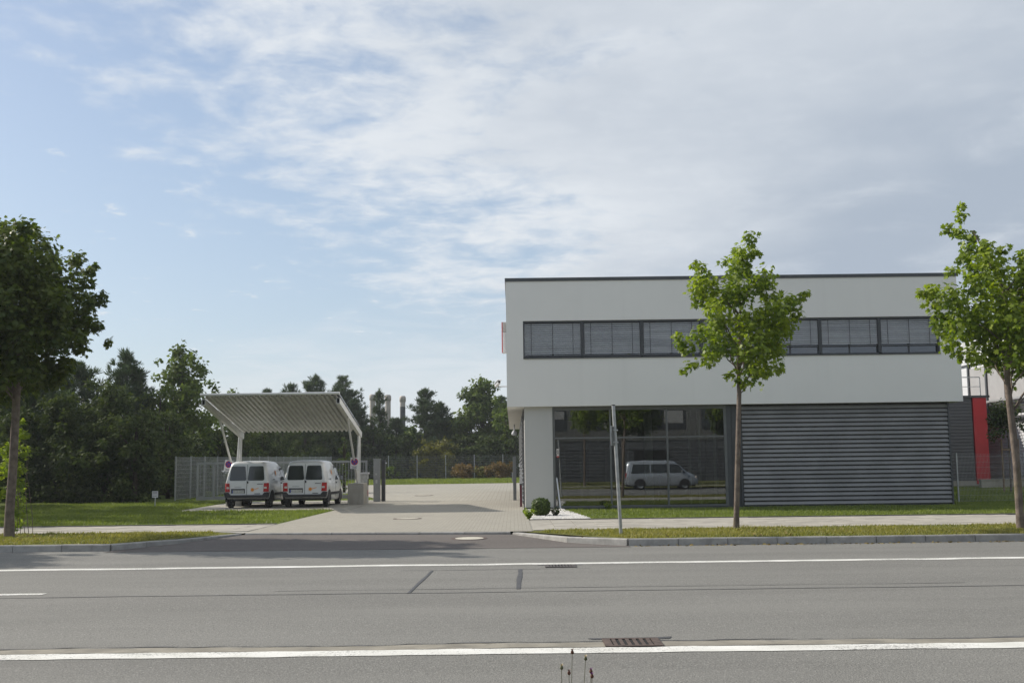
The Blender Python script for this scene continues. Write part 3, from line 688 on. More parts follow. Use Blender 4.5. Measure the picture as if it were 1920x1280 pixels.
# ------------------------------------------------------------------ carport
M_ZINC = plain('zinc_sheet', (.50, .50, .48), .45, .12, 2.5, .35)
M_STEEL = plain('painted_steel', (.60, .60, .58), .4, .06, 3, .2)
M_SOLAR = plain('solar_glass', (.02, .025, .05), .12, .1, 3, 0, .6)
CX0, CX1 = -11.25, -6.35; CY0, CY1 = 40.7, 46.6; CZ0, CZ1 = 4.10, 3.04
CP = thing('carport', (-8.8, 44, .17), 'open steel carport with tilted corrugated roof on concrete blocks', 'carport')
def rz_(y): return CZ0+(CZ1-CZ0)*(y-CY0)/(CY1-CY0)
nr = 26; pw = (CX1-CX0-.1)/nr; prof = []
for k in range(nr):
    x = CX0+.05+k*pw; prof += [(x, 0), (x+pw*.30, 0), (x+pw*.45, .07), (x+pw*.85, .07)]
prof.append((CX1-.05, 0))
V = [(x, y, rz_(y)+dz+.14) for y in (CY0-.12, CY1+.08) for x, dz in prof]; n = len(prof)
V += [(x, y, z+.004) for x, y, z in V]
F = [(k, k+1, n+k+1, n+k) for k in range(n-1)]+[(2*n+k, 3*n+k, 3*n+k+1, 2*n+k+1) for k in range(n-1)]
MB().add(V, F).build('roof_sheet', M_ZINC, CP)
for x in (CX0, CX1):
    m = MB(); a, b = Vector((x, CY0, CZ0)), Vector((x, CY1+.1, rz_(CY1+.1)))
    # hollow box beam: four plates
    d = (b-a).normalized(); upv = Vector((1, 0, 0)).cross(d).normalized()
    if upv.z < 0: upv = -upv
    for off, w, h in ((upv*.105, .13, .014), (upv*-.105, .13, .014)): m.beam(a+off, b+off, w, h, upv)
    for sx in (-1, 1): m.beam(a+Vector((sx*.0585, 0, 0)), b+Vector((sx*.0585, 0, 0)), .012, .196, upv)
    m.build('side_beam', M_STEEL, CP)
    box('beam_void', (x-.05, x+.05, CY0+.10, CY0+.12, CZ0-.11, CZ0+.06), M_BLACK, CP)
    s = 1 if x > -9 else -1
    base = Vector((x+.03*s, 45.75, 1.08)); zz = zg(45.8)
    MB().prism([(x-.34, 45.45), (x+.30, 45.45), (x+.30, 46.6), (x-.34, 46.6)], 2, zz-.05, 1.04).build('concrete_block', M_CONC, CP, .015)
    MB().tube([(x, 46.35, 1.06), (x, 46.45, rz_(46.45)-.1)], .05, 10).build('column', M_STEEL, CP)
    MB().tube([(x-.10*0, 45.85, 1.06), (x, 43.0, rz_(43.0)-.1)], .045, 10).build('forward_strut', M_STEEL, CP)
    MB().tube([(x-.02, 45.80, 1.06), (x, 46.2, rz_(46.2)-.1)], .05, 10).build('rear_strut', M_STEEL, CP)
    MB().box(x-.16, x+.16, 45.65, 46.5, 1.041, 1.06).build('base_plate', M_GALV, CP)
MB().tube([(CX0-.08, CY0-.14, CZ0+.25), (CX1+.08, CY0-.14, CZ0+.25)], .055, 10).build('front_gutter', M_STEEL, CP)
box('rear_rail', (CX0+.07, CX1-.07, CY1-.02, CY1+.06, rz_(CY1)+.225, rz_(CY1)+.30), M_STEEL, CP)
d = Vector((0, CY1-CY0, CZ1-CZ0)).normalized()
for i in range(3):
    for j in range(5):
        xa = CX0+.03+j*.98; ya = CY0+.15+i*1.95
        a = Vector((xa+.48, ya, rz_(ya)+.30)); b = a+d*1.88
        MB().beam(a, b, .95, .045, Vector((0, -d.z, d.y))).build('solar_panel', M_SOLAR, CP)
        
# ------------------------------------------------------------------ no-parking boards on the struts
M_SIGNW = plain('sign_white', (.72, .71, .72), .45, .03)
M_SIGNR = plain('sign_red', (.45, .02, .03), .45, .03)
M_SIGNB = plain('sign_blue', (.03, .05, .30), .45, .03)
M_INK = plain('sign_ink', (.05, .05, .06), .5, .0)
def no_park(x, y, z, rot, label):
    t = thing('no_parking_sign', (x, y, z), label, 'sign', 'no-parking boards on the carport'); t.rotation_euler = (0, rot, 0); t.scale = (.68, 1, .68)
    def part(mb, nm, mat): me, c = mb.mesh(nm, mat, False); o = bpy.data.objects.new(nm, me); COL.objects.link(o); o.parent = t; return o
    part(MB().box(-.24, .24, -.005, .005, -.33, .33), 'board', M_SIGNW)
    def disc(r0, r1, yy, cz=.09):
        m = MB(); nn = 28
        if r0 <= 0: m.add([(r1*math.cos(2*math.pi*k/nn), yy, cz+r1*math.sin(2*math.pi*k/nn)) for k in range(nn)], [tuple(range(nn))])
        else: m.add([(r*math.cos(2*math.pi*k/nn), yy, cz+r*math.sin(2*math.pi*k/nn)) for r in (r0, r1) for k in range(nn)], [(k, nn+k, nn+(k+1) % nn, (k+1) % nn) for k in range(nn)])
        return m
    part(disc(0, .175, -.008), 'blue_disc', M_SIGNB); part(disc(.165, .205, -.010), 'red_ring', M_SIGNR)
    part(MB().beam((-.125, -.012, .215), (.125, -.012, -.035), .035, .002, (0, 1, 0)), 'red_bar', M_SIGNR)
    part(MB().beam((-.125, -.014, -.035), (.125, -.014, .215), .035, .002, (0, 1, 0)), 'red_bar', M_SIGNR)
    for k, w in enumerate((.17, .12, .15)): part(MB().box(-w, w, -.0075, -.0055, -.20-k*.045, -.18-k*.045), 'text_line', M_INK)
    part(MB().box(-.2, .2, .006, .03, .05, .09), 'clamp', M_GALV)
p = at(665, 868, 44.85); no_park(p.x, 44.80, p.z, R(2), 'square no-parking board on the right strut of the carport')
p = at(429, 873, 44.85); no_park(p.x, 44.80, p.z, R(9), 'tilted no-parking board on the left strut of the carport')

# ------------------------------------------------------------------ vans
M_VAN = plain('white_van_paint', (.70, .71, .71), .28, .02, 2, spec=.5, coat=.4)
M_SILV = plain('silver_van_paint', (.38, .41, .45), .25, .03, 2, .35, coat=.5)
M_VGLASS = plain('dark_car_glass', (.028, .034, .036), .06, .05, 2, 0, .7)
M_BUMP = plain('black_plastic', (.022, .022, .024), .6, .08)
M_TYRE = plain('tyre_rubber', (.018, .018, .018), .85, .1)
M_RIM = plain('wheel_rim', (.35, .36, .36), .4, .08, 6, .6)
M_TAIL = plain('tail_light_red', (.42, .012, .015), .25, .05, 5, 0, .6)
M_TAILW = plain('tail_light_clear', (.62, .55, .52), .25, .05)
M_ORANGE = plain('orange_print', (.75, .26, .02), .5, .03)
M_PLATE = plain('number_plate_white', (.62, .62, .58), .4, .02)
M_EUR = plain('number_plate_blue', (.02, .06, .30), .4, .02)
def loft(stations, rear_shear=0.0, front_shear=0.0):
    """stations: (y, zb, zbelt, zt, w, wt); returns MB of a closed body shell"""
    rows = []
    for (y, zb, zbelt, zt, w, wt) in stations:
        half = [(w*.93, zb), (w*.985, zb+.06), (w, zb+.22), (w, (zb+zbelt)/2+.08), (w*.992, zbelt-.03), (w*.97, zbelt+.03)]
        for t in (.25, .5, .75): half.append((w*.965+(wt+.035-w*.965)*t**1.25, zbelt+.05+(zt-.13-zbelt-.05)*t))
        half += [(wt+.02, zt-.105), (wt-.03, zt-.05), (wt-.11, zt-.018), (wt*.55, zt-.004), (0, zt)]
        rows.append([(x, y, z) for x, z in half]+[(-x, y, z) for x, z in half[-2::-1]])
    return rows
def body_mesh(rows, shear=None):
    m = MB(); n = len(rows[0]); V = [p for r in rows for p in r]
    if shear: V = [shear(p) for p in V]
    F = [(i*n+k, i*n+k+1, (i+1)*n+k+1, (i+1)*n+k) for i in range(len(rows)-1) for k in range(n-1)]
    m.add(V, F, True); m.add(V[:n], [tuple(range(n))], False); m.add(V[-n:], [tuple(range(n-1, -1, -1))], False)
    m.add([V[0], V[n-1]]+[V[i*n] for i in range(1, len(rows))]+[V[i*n+n-1] for i in range(1, len(rows))], [(0, 1, 1+len(rows), 2)]+[(2+i, 1+len(rows)+i, 2+len(rows)+i, 3+i) for i in range(len(rows)-2)], False)
    return m
def rquad(cx, cz, w0, w1, h, r, n=5):
    """rounded trapezoid outline (bottom half-width w0, top half-width w1)"""
    out = []
    cs = [(w0, -h, -1), (w1, h, 0), (-w1, h, 1), (-w0, -h, 2)]
    for (x, z, q) in cs:
        ix, iz = x-math.copysign(r, x), z-math.copysign(r, z)
        a0 = math.atan2(-1, 0) if x > 0 and z < 0 else (0 if x > 0 else (math.pi/2 if z > 0 else math.pi))
        for k in range(n+1):
            a = a0+math.pi/2*k/n; out.append((cx+ix+r*math.cos(a), cz+iz+r*math.sin(a)))
    return out
def wheel(r, w):
    ty = MB(); nn = 24
    prof = [(r*.66, -w/2), (r*.93, -w/2), (r, -w/2+.03), (r, w/2-.03), (r*.93, w/2), (r*.66, w/2)]
    ty.add([(x, q*math.cos(2*math.pi*k/nn), q*math.sin(2*math.pi*k/nn)) for q, x in prof for k in range(nn)], [(i*nn+k, i*nn+(k+1) % nn, (i+1)*nn+(k+1) % nn, (i+1)*nn+k) for i in range(5) for k in range(nn)], True)
    rim = MB(); prof = [(r*.67, -w/2+.01), (r*.60, -w/2+.03), (r*.2, -w/2+.02), (r*.12, -w/2+.005), (0.001, -w/2+.005)]
    for sg in (1, -1):
        rim.add([(sg*x, q*math.cos(2*math.pi*k/nn), q*math.sin(2*math.pi*k/nn)) for q, x in prof for k in range(nn)], [(i*nn+k, i*nn+(k+1) % nn, (i+1)*nn+(k+1) % nn, (i+1)*nn+k) for i in range(4) for k in range(nn)], True)
    return ty.mesh('tyre', M_TYRE, False)[0], rim.mesh('rim', M_RIM, False)[0]
def lpart(parent, name, mb, mat, bevel=0):
    me, c = mb.mesh(name, mat, True, bevel); o = bpy.data.objects.new(name, me); COL.objects.link(o); o.parent = parent; o.location = c
    if parent.type == 'MESH': o.location = c-parent.location
    return o
def wheels(t, spots, r, w):
    ty, ri = wheel(r, w)
    for x, y in spots:
        o = bpy.data.objects.new('wheel', ty); COL.objects.link(o); o.parent = t; o.location = (x, y, r); ty.name = 'wheel'
        q = bpy.data.objects.new('rim', ri); COL.objects.link(q); q.parent = o
def small_van(label, x, y, rz):
    t = thing('panel_van', (x, y, zg(y)+.012), label, 'van', 'white vans under the carport', rz)
    S = [(0, .42, .98, 1.70, .80, .585), (.05, .40, .98, 1.755, .835, .63), (.25, .34, .98, 1.79, .855, .655), (1.2, .24, .98, 1.815, .862, .665), (2.1, .24, .98, 1.80, .862, .66),
         (2.55, .24, .98, 1.74, .86, .63), (2.8, .24, .99, 1.62, .858, .58), (3.15, .24, 1.0, 1.30, .85, .58), (3.35, .25, .96, 1.12, .84, .60), (3.7, .27, .84, 1.0, .82, .60), (3.98, .3, .68, .84, .77, .58), (4.10, .36, .56, .70, .68, .52)]
    sh = lambda p: (p[0], p[1]+max(0, p[2]-.95)*.16*max(0, 1-p[1]/.5), p[2])
    ry = lambda z: max(0, z-.95)*.16
    lpart(t, 'body', body_mesh(loft(S), sh), M_VAN)
    for s in (-1, 1):
        o = rquad(s*.350, 1.325, .325, .275, .275, .06)
        lpart(t, 'rear_window', MB().add([(a, ry(b)-.012, b) for a, b in o], [tuple(range(len(o)))]), M_VGLASS)
        m = MB(); tl = [(s*.645, .62), (s*.80, .62), (s*.81, .72), (s*.785, .95), (s*.665, .95)]
        L = lpart(t, 'tail_light', MB().add([(a, -.018, b) for a, b in tl]+[(s*.845, .06, .62), (s*.845, .06, .95)], [(0, 1, 2, 3, 4), (1, 5, 6, 3, 2)]), M_TAIL)
        lpart(L, 'clear_lens', MB().box(s*.72-.055, s*.72+.055, -.024, -.02, .74, .81), M_TAILW)
        # cab door window, mirror, mouldings, handles
        yy = [(2.05, 1.02), (3.12, 1.06), (2.78, 1.50), (2.10, 1.62)]
        def sx(z): return .862*.965+(.695-.862*.965)*max(0, (z-1.03)/.64)**1.25+.006
        lpart(t, 'door_window', MB().add([(s*sx(b), a, b) for a, b in yy], [(0, 1, 2, 3)]), M_VGLASS)
        mr = lpart(t, 'wing_mirror', MB().box(s*.88, s*1.03, 2.93, 3.01, 1.0, 1.22), M_BUMP, .02)
        lpart(mr, 'mirror_glass', MB().box(s*.955-.055, s*.955+.055, 2.918, 2.924, 1.03, 1.19), M_SILV)
        lpart(t, 'side_moulding', MB().box(s*.856, s*.874, .95, 2.95, .47, .57), M_BUMP)
        lpart(t, 'door_handle', MB().box(s*.862, s*.878, 2.06, 2.20, .90, .945), M_BUMP)
        lpart(t, 'side_handle', MB().box(s*.845, s*.868, .75, .95, 1.06, 1.09), M_BUMP)
        lpart(t, 'door_seam', MB().box(s*.860, s*.8655, 1.995, 2.005, .35, 1.0), M_BUMP)
        lpart(t, 'arch_liner', MB().prism([(.55+.37*math.cos(a), .31+.37*math.sin(a)) for a in np.linspace(-.2, math.pi+.2, 16)], 0, s*.84, s*.872), M_BUMP)
        lpart(t, 'arch_liner', MB().prism([(3.24+.36*math.cos(a), .31+.36*math.sin(a)) for a in np.linspace(-.2, math.pi+.2, 16)], 0, s*.80, s*.866), M_BUMP)
        n16 = 11; sun_ = MB()
        pts = [(1.35+(.13 if k % 2 else .08)*math.cos(2*math.pi*k/22), 1.33+(.13 if k % 2 else .08)*math.sin(2*math.pi*k/22)) for k in range(22)]
        lpart(t, 'sun_print', MB().add([(s*(sx(b)+.014), a, b) for a, b in pts], [tuple(range(22))]), M_ORANGE)
    lpart(t, 'bumper', MB().prism([(-.82, .40), (.82, .40), (.86, .60), (.70, .60), (.62, .50), (-.62, .50), (-.70, .60), (-.86, .60)], 1, -.075, .16), M_BUMP, .02)
    lpart(t, 'underbody', MB().box(-.60, .60, .3, 3.9, .26, .36), M_BUMP)
    lpart(t, 'door_gap', MB().box(-.006, .006, -.0065, -.001, .505, .96), M_BUMP)
    lpart(t, 'door_gap', MB().beam((0, ry(.98)-.006, .98), (0, ry(1.66)-.006, 1.66), .012, .006, (0, 1, 0)), M_BUMP)
    lpart(t, 'rear_handle', MB().box(.01, .06, -.03, -.002, .94, 1.03), M_BUMP, .008)
    pl = lpart(t, 'plate_recess', MB().box(-.60, -.07, -.012, -.003, .565, .74), M_BUMP)
    q = lpart(t, 'number_plate', MB().box(-.57, -.10, -.020, -.014, .575, .685), M_PLATE)
    lpart(q, 'blue_strip', MB().box(-.567, -.527, -.0225, -.0205, .578, .682), M_EUR)
    tm = bpy.data.objects.new('plate_lettering', text_mesh('M CD 2209', .085, M_INK)); COL.objects.link(tm); tm.parent = q; tm.location = (.02, -.006, 0); tm.rotation_euler = (math.pi/2, 0, 0)
    lpart(t, 'badge_strip', MB().box(-.48, -.20, -.008, -.004, .80, .82), M_GALV)
    lpart(t, 'badge_strip', MB().box(.40, .62, -.012, -.004, .905, .925), M_BUMP)
    lpart(t, 'badge_strip', MB().box(.30, .52, -.012, -.004, .535, .56), M_BUMP)
    pts = [(.22+(.085 if k % 2 else .05)*math.cos(2*math.pi*k/22), .70+(.085 if k % 2 else .05)*math.sin(2*math.pi*k/22)) for k in range(22)]
    lpart(t, 'sun_print', MB().add([(a, -.007, b) for a, b in pts], [tuple(range(22))]), M_ORANGE)
    lpart(t, 'print_strip', MB().beam((.30, -.007, .715), (.46, -.007, .76), .02, .003, (0, 1, 0)), M_ORANGE)
    lpart(t, 'windscreen', MB().add([(-.52, 2.88, 1.60), (.52, 2.88, 1.60), (.60, 3.33, 1.16), (-.60, 3.33, 1.16)], [(0, 1, 2, 3)]), M_VGLASS)
    wheels(t, [(s*.74, yy) for s in (-1, 1) for yy in (.55, 3.24)], .30, .19)
    return t
small_van('white panel van parked on the left under the carport', -10.28, 43.45, R(-1.0))
small_van('white panel van parked on the right under the carport', -8.04, 43.40, R(-.5))

# ------------------------------------------------------------------ sliding gate, its post, service box
M_GATE = plain('grey_gate_paint', (.25, .26, .26), .45, .08, 3, .2)
GT = thing('sliding_gate', (-10, 48.9, .2), 'grey steel sliding gate of thin bars pushed open behind the carport', 'gate')
gy = 48.9; g0, g1 = -13.75, -6.35
box('top_rail', (g0, g1, gy-.04, gy+.04, 1.90, 1.99), M_GATE, GT); box('bottom_rail', (g0, g1, gy-.06, gy+.06, .36, .52), M_GATE, GT)
for x in (g0+.04, -13.0, -10.4, -8.0, g1-.04): box('upright', (x-.04, x+.04, gy-.035, gy+.035, .521, 1.899), M_GATE, GT)
nb = 56; b0 = None
for k in range(nb):
    x = g0+.10+(k+.5)*(g1-g0-.2)/nb
    if b0 is None: b0 = box('bar', (x-.007, x+.007, gy-.01, gy+.01, .521, 1.899), M_GATE, GT)
    else: clone(b0, (x, gy, 1.21), GT)
for z in (.85, 1.2, 1.55): box('cross_wire', (g0+.08, g1-.08, gy+.012, gy+.022, z-.006, z+.006), M_GATE, GT)
MB().beam((-12.9, gy+.03, .55), (-10.5, gy+.03, 1.85), .05, .03).build('diagonal_brace', M_GATE, GT)
GP = thing('gate_post', (-5.85, 48.5, .2), 'tall grey double gate post at the left side of the entrance', 'gate post')
box('post', (-6.02, -5.74, 48.4, 48.65, .15, 2.02), M_GATE, GP, .01); box('post', (-5.72, -5.56, 48.75, 48.95, .15, 2.0), plain('dark_gate_guide', (.05, .052, .055), .5), GP, .01)
box('cap', (-6.04, -5.72, 48.38, 48.67, 2.021, 2.05), M_GATE, GP); box('plate', (-5.93, -5.85, 48.385, 48.398, 1.0, 1.15), M_GALV, GP); box('plate', (-5.93, -5.87, 48.385, 48.398, 1.35, 1.42), M_GALV, GP)
box('wall_lamp', (-5.55, -5.49, 48.78, 48.86, 1.83, 1.89), M_WHITEP, GP)
GR = thing('receiving_post', (.04, 48.2, .2), 'slim grey gate receiving post beside the office corner', 'gate post')
box('post', (-.03, .11, 48.1, 48.25, .18, 2.07), M_GATE, GR, .01); box('catch', (-.075, -.032, 48.12, 48.22, 1.0, 1.4), M_GALV, GR)
SB = thing('service_box', (-6.2, 46.9, .2), 'slim grey metering pillar with white cap behind the concrete block', 'pillar')
box('housing', (-6.36, -6.06, 46.75, 47.1, .15, 1.40), M_GALV, SB, .01); box('cap', (-6.40, -6.02, 46.71, 47.14, 1.401, 1.47), M_WHITEP, SB, .01); box('keypad', (-6.058, -6.03, 46.8, 46.9, .95, 1.2), M_BUMP, SB)
box('red_label', (-6.058, -6.05, 46.82, 46.92, .5, .75), M_RED, SB)

# ------------------------------------------------------------------ sign pole and small board sign
p0 = Vector((2.30, 24.45, .13)); p1 = at(1150, 760, 24.35)
SP = thing('sign_pole', p0, 'galvanised pole leaning slightly, with a sign seen edge-on, by the kerb', 'sign pole')
MB().tube([p0-Vector((0, 0, .1)), p1], .038, 12).build('pole', M_GALV, SP); MB().tube([p1, p1+Vector((0, 0, .02))], .041, 12).build('cap', M_BUMP, SP)
q = p0.lerp(p1, .765); ang = R(74)
ux = Vector((math.cos(ang), math.sin(ang), 0)); nx = Vector((-ux.y, ux.x, 0))
c = q+nx*.055
brd = MB().beam(c-ux*.21, c+ux*.21, .012, .42, (0, 0, 1)); B_ = brd.build('board', M_GALV, SP)
MB().beam(c+nx*.009-ux*.195+Vector((0, 0, .04)), c+nx*.009+ux*.195+Vector((0, 0, .04)), .004, .33).build('white_face', M_SIGNW, SP)
MB().beam(c+nx*.010-ux*.195+Vector((0, 0, -.165)), c+nx*.010+ux*.195+Vector((0, 0, -.165)), .004, .07).build('red_band', M_SIGNR, SP)
MB().beam(c+nx*.013-ux*.05+Vector((0, 0, .05)), c+nx*.013+ux*.10+Vector((0, 0, .05)), .003, .2).build('pictogram', M_INK, SP)
for dz in (-.14, .12): MB().box(q.x-.05, q.x+.06, q.y-.05, q.y+.05, q.z+dz-.015, q.z+dz+.015).build('clamp', M_GALV, SP)
MS = thing('board_sign', (-14.58, 45.9, .19), 'small white lawn sign on a short post before the dark bushes', 'sign')
MB().tube([(-14.58, 45.9, .1), (-14.56, 45.9, .72)], .025, 8).build('post', M_GALV, MS); MB().box(-14.69, -14.45, 45.86, 45.875, .57, .83).build('board', M_SIGNW, MS)
for z in (.78, .73, .64): MB().box(-14.67, -14.48, 45.855, 45.859, z-.01, z+.008).build('text_line', M_INK, MS)

# ------------------------------------------------------------------ vegetation
M_BARK = plain('maple_bark', (.155, .125, .105), .9, .3, 7, bump=.7, bscale=30, dirt=((.17, .15, .06), 4, .5), spec=.15, dist=.02)
M_BARKD = plain('dark_bark', (.06, .05, .04), .95, .3, 6, bump=.6, bscale=25, spec=.1, dist=.02)
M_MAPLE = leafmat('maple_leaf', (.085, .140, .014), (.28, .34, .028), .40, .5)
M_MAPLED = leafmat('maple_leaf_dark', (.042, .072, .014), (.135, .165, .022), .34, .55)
M_POPLAR = leafmat('poplar_leaf', (.055, .092, .024), (.135, .175, .042), .32, .6, None, .15)
M_PINE = leafmat('pine_needle', (.042, .068, .036), (.115, .155, .075), .18, .7, (1.2, 1.3, .8), .1)
M_BUSHD = leafmat('dark_bush_leaf', (.032, .050, .020), (.085, .110, .038), .2, .75, None, .08)
M_YELLOW = leafmat('yellow_bush_leaf', (.08, .085, .015), (.16, .15, .02), .3, .6)
M_RUSTL = leafmat('rust_bush_leaf', (.10, .07, .022), (.19, .11, .03), .3, .6)
M_BOX = leafmat('boxwood_leaf', (.035, .06, .012), (.10, .15, .02), .2, .5)
MAPLE = np.array([(0, 0), (.28, -.06), (.56, .22), (.33, .36), (.52, .74), (.2, .66), (0, 1.06), (-.2, .66), (-.52, .74), (-.33, .36), (-.56, .22), (-.28, -.06)])
OVAL = np.array([(0, 0), (.30, .25), (.34, .6), (0, 1.), (-.34, .6), (-.30, .25)])
DIA = np.array([(0, 0), (.36, .45), (0, 1.), (-.36, .45)])
def leaves(P, N, T, S, shape, fold=.25, droop=.25):
    """P points, N leaf normals, T leaf direction, S sizes -> V (n*k,3), F"""
    T = T-N*np.sum(T*N, 1, keepdims=True); T /= np.linalg.norm(T, axis=1, keepdims=True)+1e-9; B = np.cross(N, T)
    x = shape[:, 0][None, :, None]; y = shape[:, 1][None, :, None]
    V = P[:, None]+S[:, None, None]*(B[:, None]*x+T[:, None]*y-N[:, None]*(np.abs(x)*fold+y*y*droop))
    k = len(shape); return V.reshape(-1, 3), np.arange(len(P)*k).reshape(-1, k)
def unit(a): return a/(np.linalg.norm(a, axis=1, keepdims=True)+1e-9)
def crown_mesh(name, blobs, g, dens, size, shape, mat, up=.9, shell=.45, squash=1.0):
    """blobs: (x,y,z,r, tone)"""
    Ps, Ns, Ts, Ss, Rs = [], [], [], [], []
    for b in blobs:
        x, y, z, r = b[:4]; tone = b[4] if len(b) > 4 else 0
        n = max(6, int(dens*(r*r+.10*r))); u = unit(g.normal(size=(n, 3))); rr = r*(shell+(1-shell)*g.random(n)**.6)*(1+.22*g.normal(size=n)*.6)
        P = np.array([x, y, z])+u*rr[:, None]*np.array([1, 1, squash]); Ps.append(P)
        N = unit(u*.6+np.array([0, 0, up])+g.normal(0, .55, (n, 3))); Ns.append(N)
        Ts.append(unit(u*np.array([1, 1, .3])+np.array([0, 0, -.35])+g.normal(0, .45, (n, 3)))); Ss.append(size*g.uniform(.6, 1.25, n))
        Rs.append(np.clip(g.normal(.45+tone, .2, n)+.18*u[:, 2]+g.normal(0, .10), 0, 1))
    P, N, T, S, Rr = (np.concatenate(q) for q in (Ps, Ns, Ts, Ss, Rs))
    V, F = leaves(P, N, T, S, shape); return fast_mesh(name, V, F, mat, rnd=np.repeat(Rr, len(shape)))
def curve_pts(a, b, sag, g, n=6, wob=.05):
    a, b = Vector(a), Vector(b); L = (b-a).length
    return [a.lerp(b, k/(n-1))+Vector((g.normal(0, wob), g.normal(0, wob), sag*L*math.sin(math.pi*k/(n-1))*(1 if True else 0)))*(0 if k in (0,) else 1) for k in range(n)]
def part_mesh(t, name, me, kind=None):
    o = link_mesh(name, me, ORG[t.name], t); 
    for v in (): pass
    if kind: o['kind'] = kind
    return o
def shift(me, c):
    me.transform(Matrix.Translation(-Vector(c))); return me
def street_tree(label, base, Y, trunk_px, trunk_r, blobs_px, Rc, dens, size, mat, seed, axis_px):
    g = np.random.default_rng(seed); base = Vector(base)
    t = thing('maple_tree', base, label, 'tree', 'maple trees along the street')
    tp = [base-Vector((0, 0, .15))]+[at(px, py, Y) for px, py in trunk_px]
    rad = [trunk_r*1.25]+[trunk_r*((1-.06*k) if k < 4 else .72*(1-(k-3)/(len(trunk_px)-3))**1.0+.006) for k in range(len(trunk_px))]
    tk = MB().tube(tp, rad, 12)
    blobs = []
    for q in blobs_px:
        px, py, r = q[:3]; rm = r*Y/FPX; c = at(px, py, Y); dx = c.x-at(axis_px, py, Y).x
        w = math.sqrt(max(.02, Rc*Rc-dx*dx)); n = 1 if r < 24 else (2 if r < 48 else 3)
        for k in range(n):
            f = g.uniform(-.85, .85) if n == 1 else (-.75+1.5*(k+g.uniform(.25, .75))/n)
            jy = f*w; s = (Y+jy)/Y*0+1
            blobs.append((c.x+g.normal(0, .04), c.y+jy, c.z+g.normal(0, .05), rm*g.uniform(.85, 1.05), g.normal(0, .10)))
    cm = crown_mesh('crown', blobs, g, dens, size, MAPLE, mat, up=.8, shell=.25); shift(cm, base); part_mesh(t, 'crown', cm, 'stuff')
    part_mesh(t, 'trunk', shift(tk.mesh('trunk', M_BARK, False)[0], base))
    limb = MB()
    order = sorted(blobs, key=lambda b: -b[3])[:26]
    for b in order:
        c = Vector(b[:3]); L = 0
        # leave the stem well below the clump
        zz = max(tp[2].z if len(tp) > 2 else c.z-1, min(c.z-.25-.55*math.hypot(c.x-tp[-1].x, c.y-tp[-1].y), tp[-1].z-.05))
        k = 0
        while k < len(tp)-2 and tp[k+1].z < zz: k += 1
        a = tp[k].lerp(tp[k+1], min(1, max(0, (zz-tp[k].z)/max(.01, tp[k+1].z-tp[k].z))))
        pts = curve_pts(a, c, .10, g, 6, .03); r0 = trunk_r*.30*g.uniform(.7, 1.1)
        limb.tube(pts, [r0*(1-.75*j/5) for j in range(6)], 6, cap=False)
        for _ in range(2):
            e = c+Vector(g.normal(0, b[3]*.6, 3)); limb.tube(curve_pts(pts[3], e, .05, g, 4, .02), [r0*.4, r0*.3, r0*.2, r0*.12], 5, cap=False)
    lm = limb.mesh('limbs', M_BARK, False)[0]; shift(lm, base); o = part_mesh(t, 'limbs', lm, 'stuff')
    return t
CB = [(1387, 452, 9), (1374, 470, 9), (1402, 478, 11), (1298, 498, 7), (1322, 522, 12), (1268, 632, 9), (1288, 690, 9), (1510, 548, 8), (1385, 462, 15), (1390, 485, 24), (1384, 510, 26), (1310, 512, 15), (1304, 500, 9), (1318, 540, 26), (1308, 560, 16), (1345, 560, 28), (1388, 548, 32), (1428, 528, 28), (1448, 545, 22), (1470, 575, 24), (1498, 560, 16), (1505, 550, 9), (1490, 585, 16), (1440, 585, 30),
      (1400, 605, 34), (1345, 608, 28), (1300, 635, 20), (1275, 640, 15), (1285, 655, 14), (1300, 682, 13), (1330, 672, 18), (1350, 650, 28), (1440, 635, 34), (1465, 650, 20), (1400, 660, 36), (1428, 690, 27), (1392, 715, 18), (1375, 700, 14), (1470, 612, 24), (1445, 690, 14), (1330, 590, 22)]
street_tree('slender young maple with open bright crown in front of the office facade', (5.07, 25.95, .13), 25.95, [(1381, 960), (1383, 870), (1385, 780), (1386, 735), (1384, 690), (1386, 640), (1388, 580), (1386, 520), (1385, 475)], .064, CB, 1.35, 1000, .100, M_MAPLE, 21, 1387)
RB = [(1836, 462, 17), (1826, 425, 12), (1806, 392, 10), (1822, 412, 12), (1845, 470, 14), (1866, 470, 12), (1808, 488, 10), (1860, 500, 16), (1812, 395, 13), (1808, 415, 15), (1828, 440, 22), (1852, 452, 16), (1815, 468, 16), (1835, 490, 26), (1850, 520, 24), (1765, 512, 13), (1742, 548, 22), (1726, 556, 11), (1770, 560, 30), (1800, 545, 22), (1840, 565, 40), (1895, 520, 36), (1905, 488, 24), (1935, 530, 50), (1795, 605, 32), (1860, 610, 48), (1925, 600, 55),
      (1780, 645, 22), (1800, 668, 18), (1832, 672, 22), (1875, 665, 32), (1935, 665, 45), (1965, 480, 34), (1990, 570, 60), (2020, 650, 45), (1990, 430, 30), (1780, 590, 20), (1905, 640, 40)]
street_tree('maple with a tall lopsided leader at the right edge of the view', (11.17, 25.0, .13), 25.0, [(1912, 960), (1906, 870), (1896, 780), (1888, 715), (1890, 670), (1892, 600), (1880, 540), (1852, 485), (1824, 432)], .085, RB, 1.7, 1050, .102, M_MAPLE, 22, 1895)
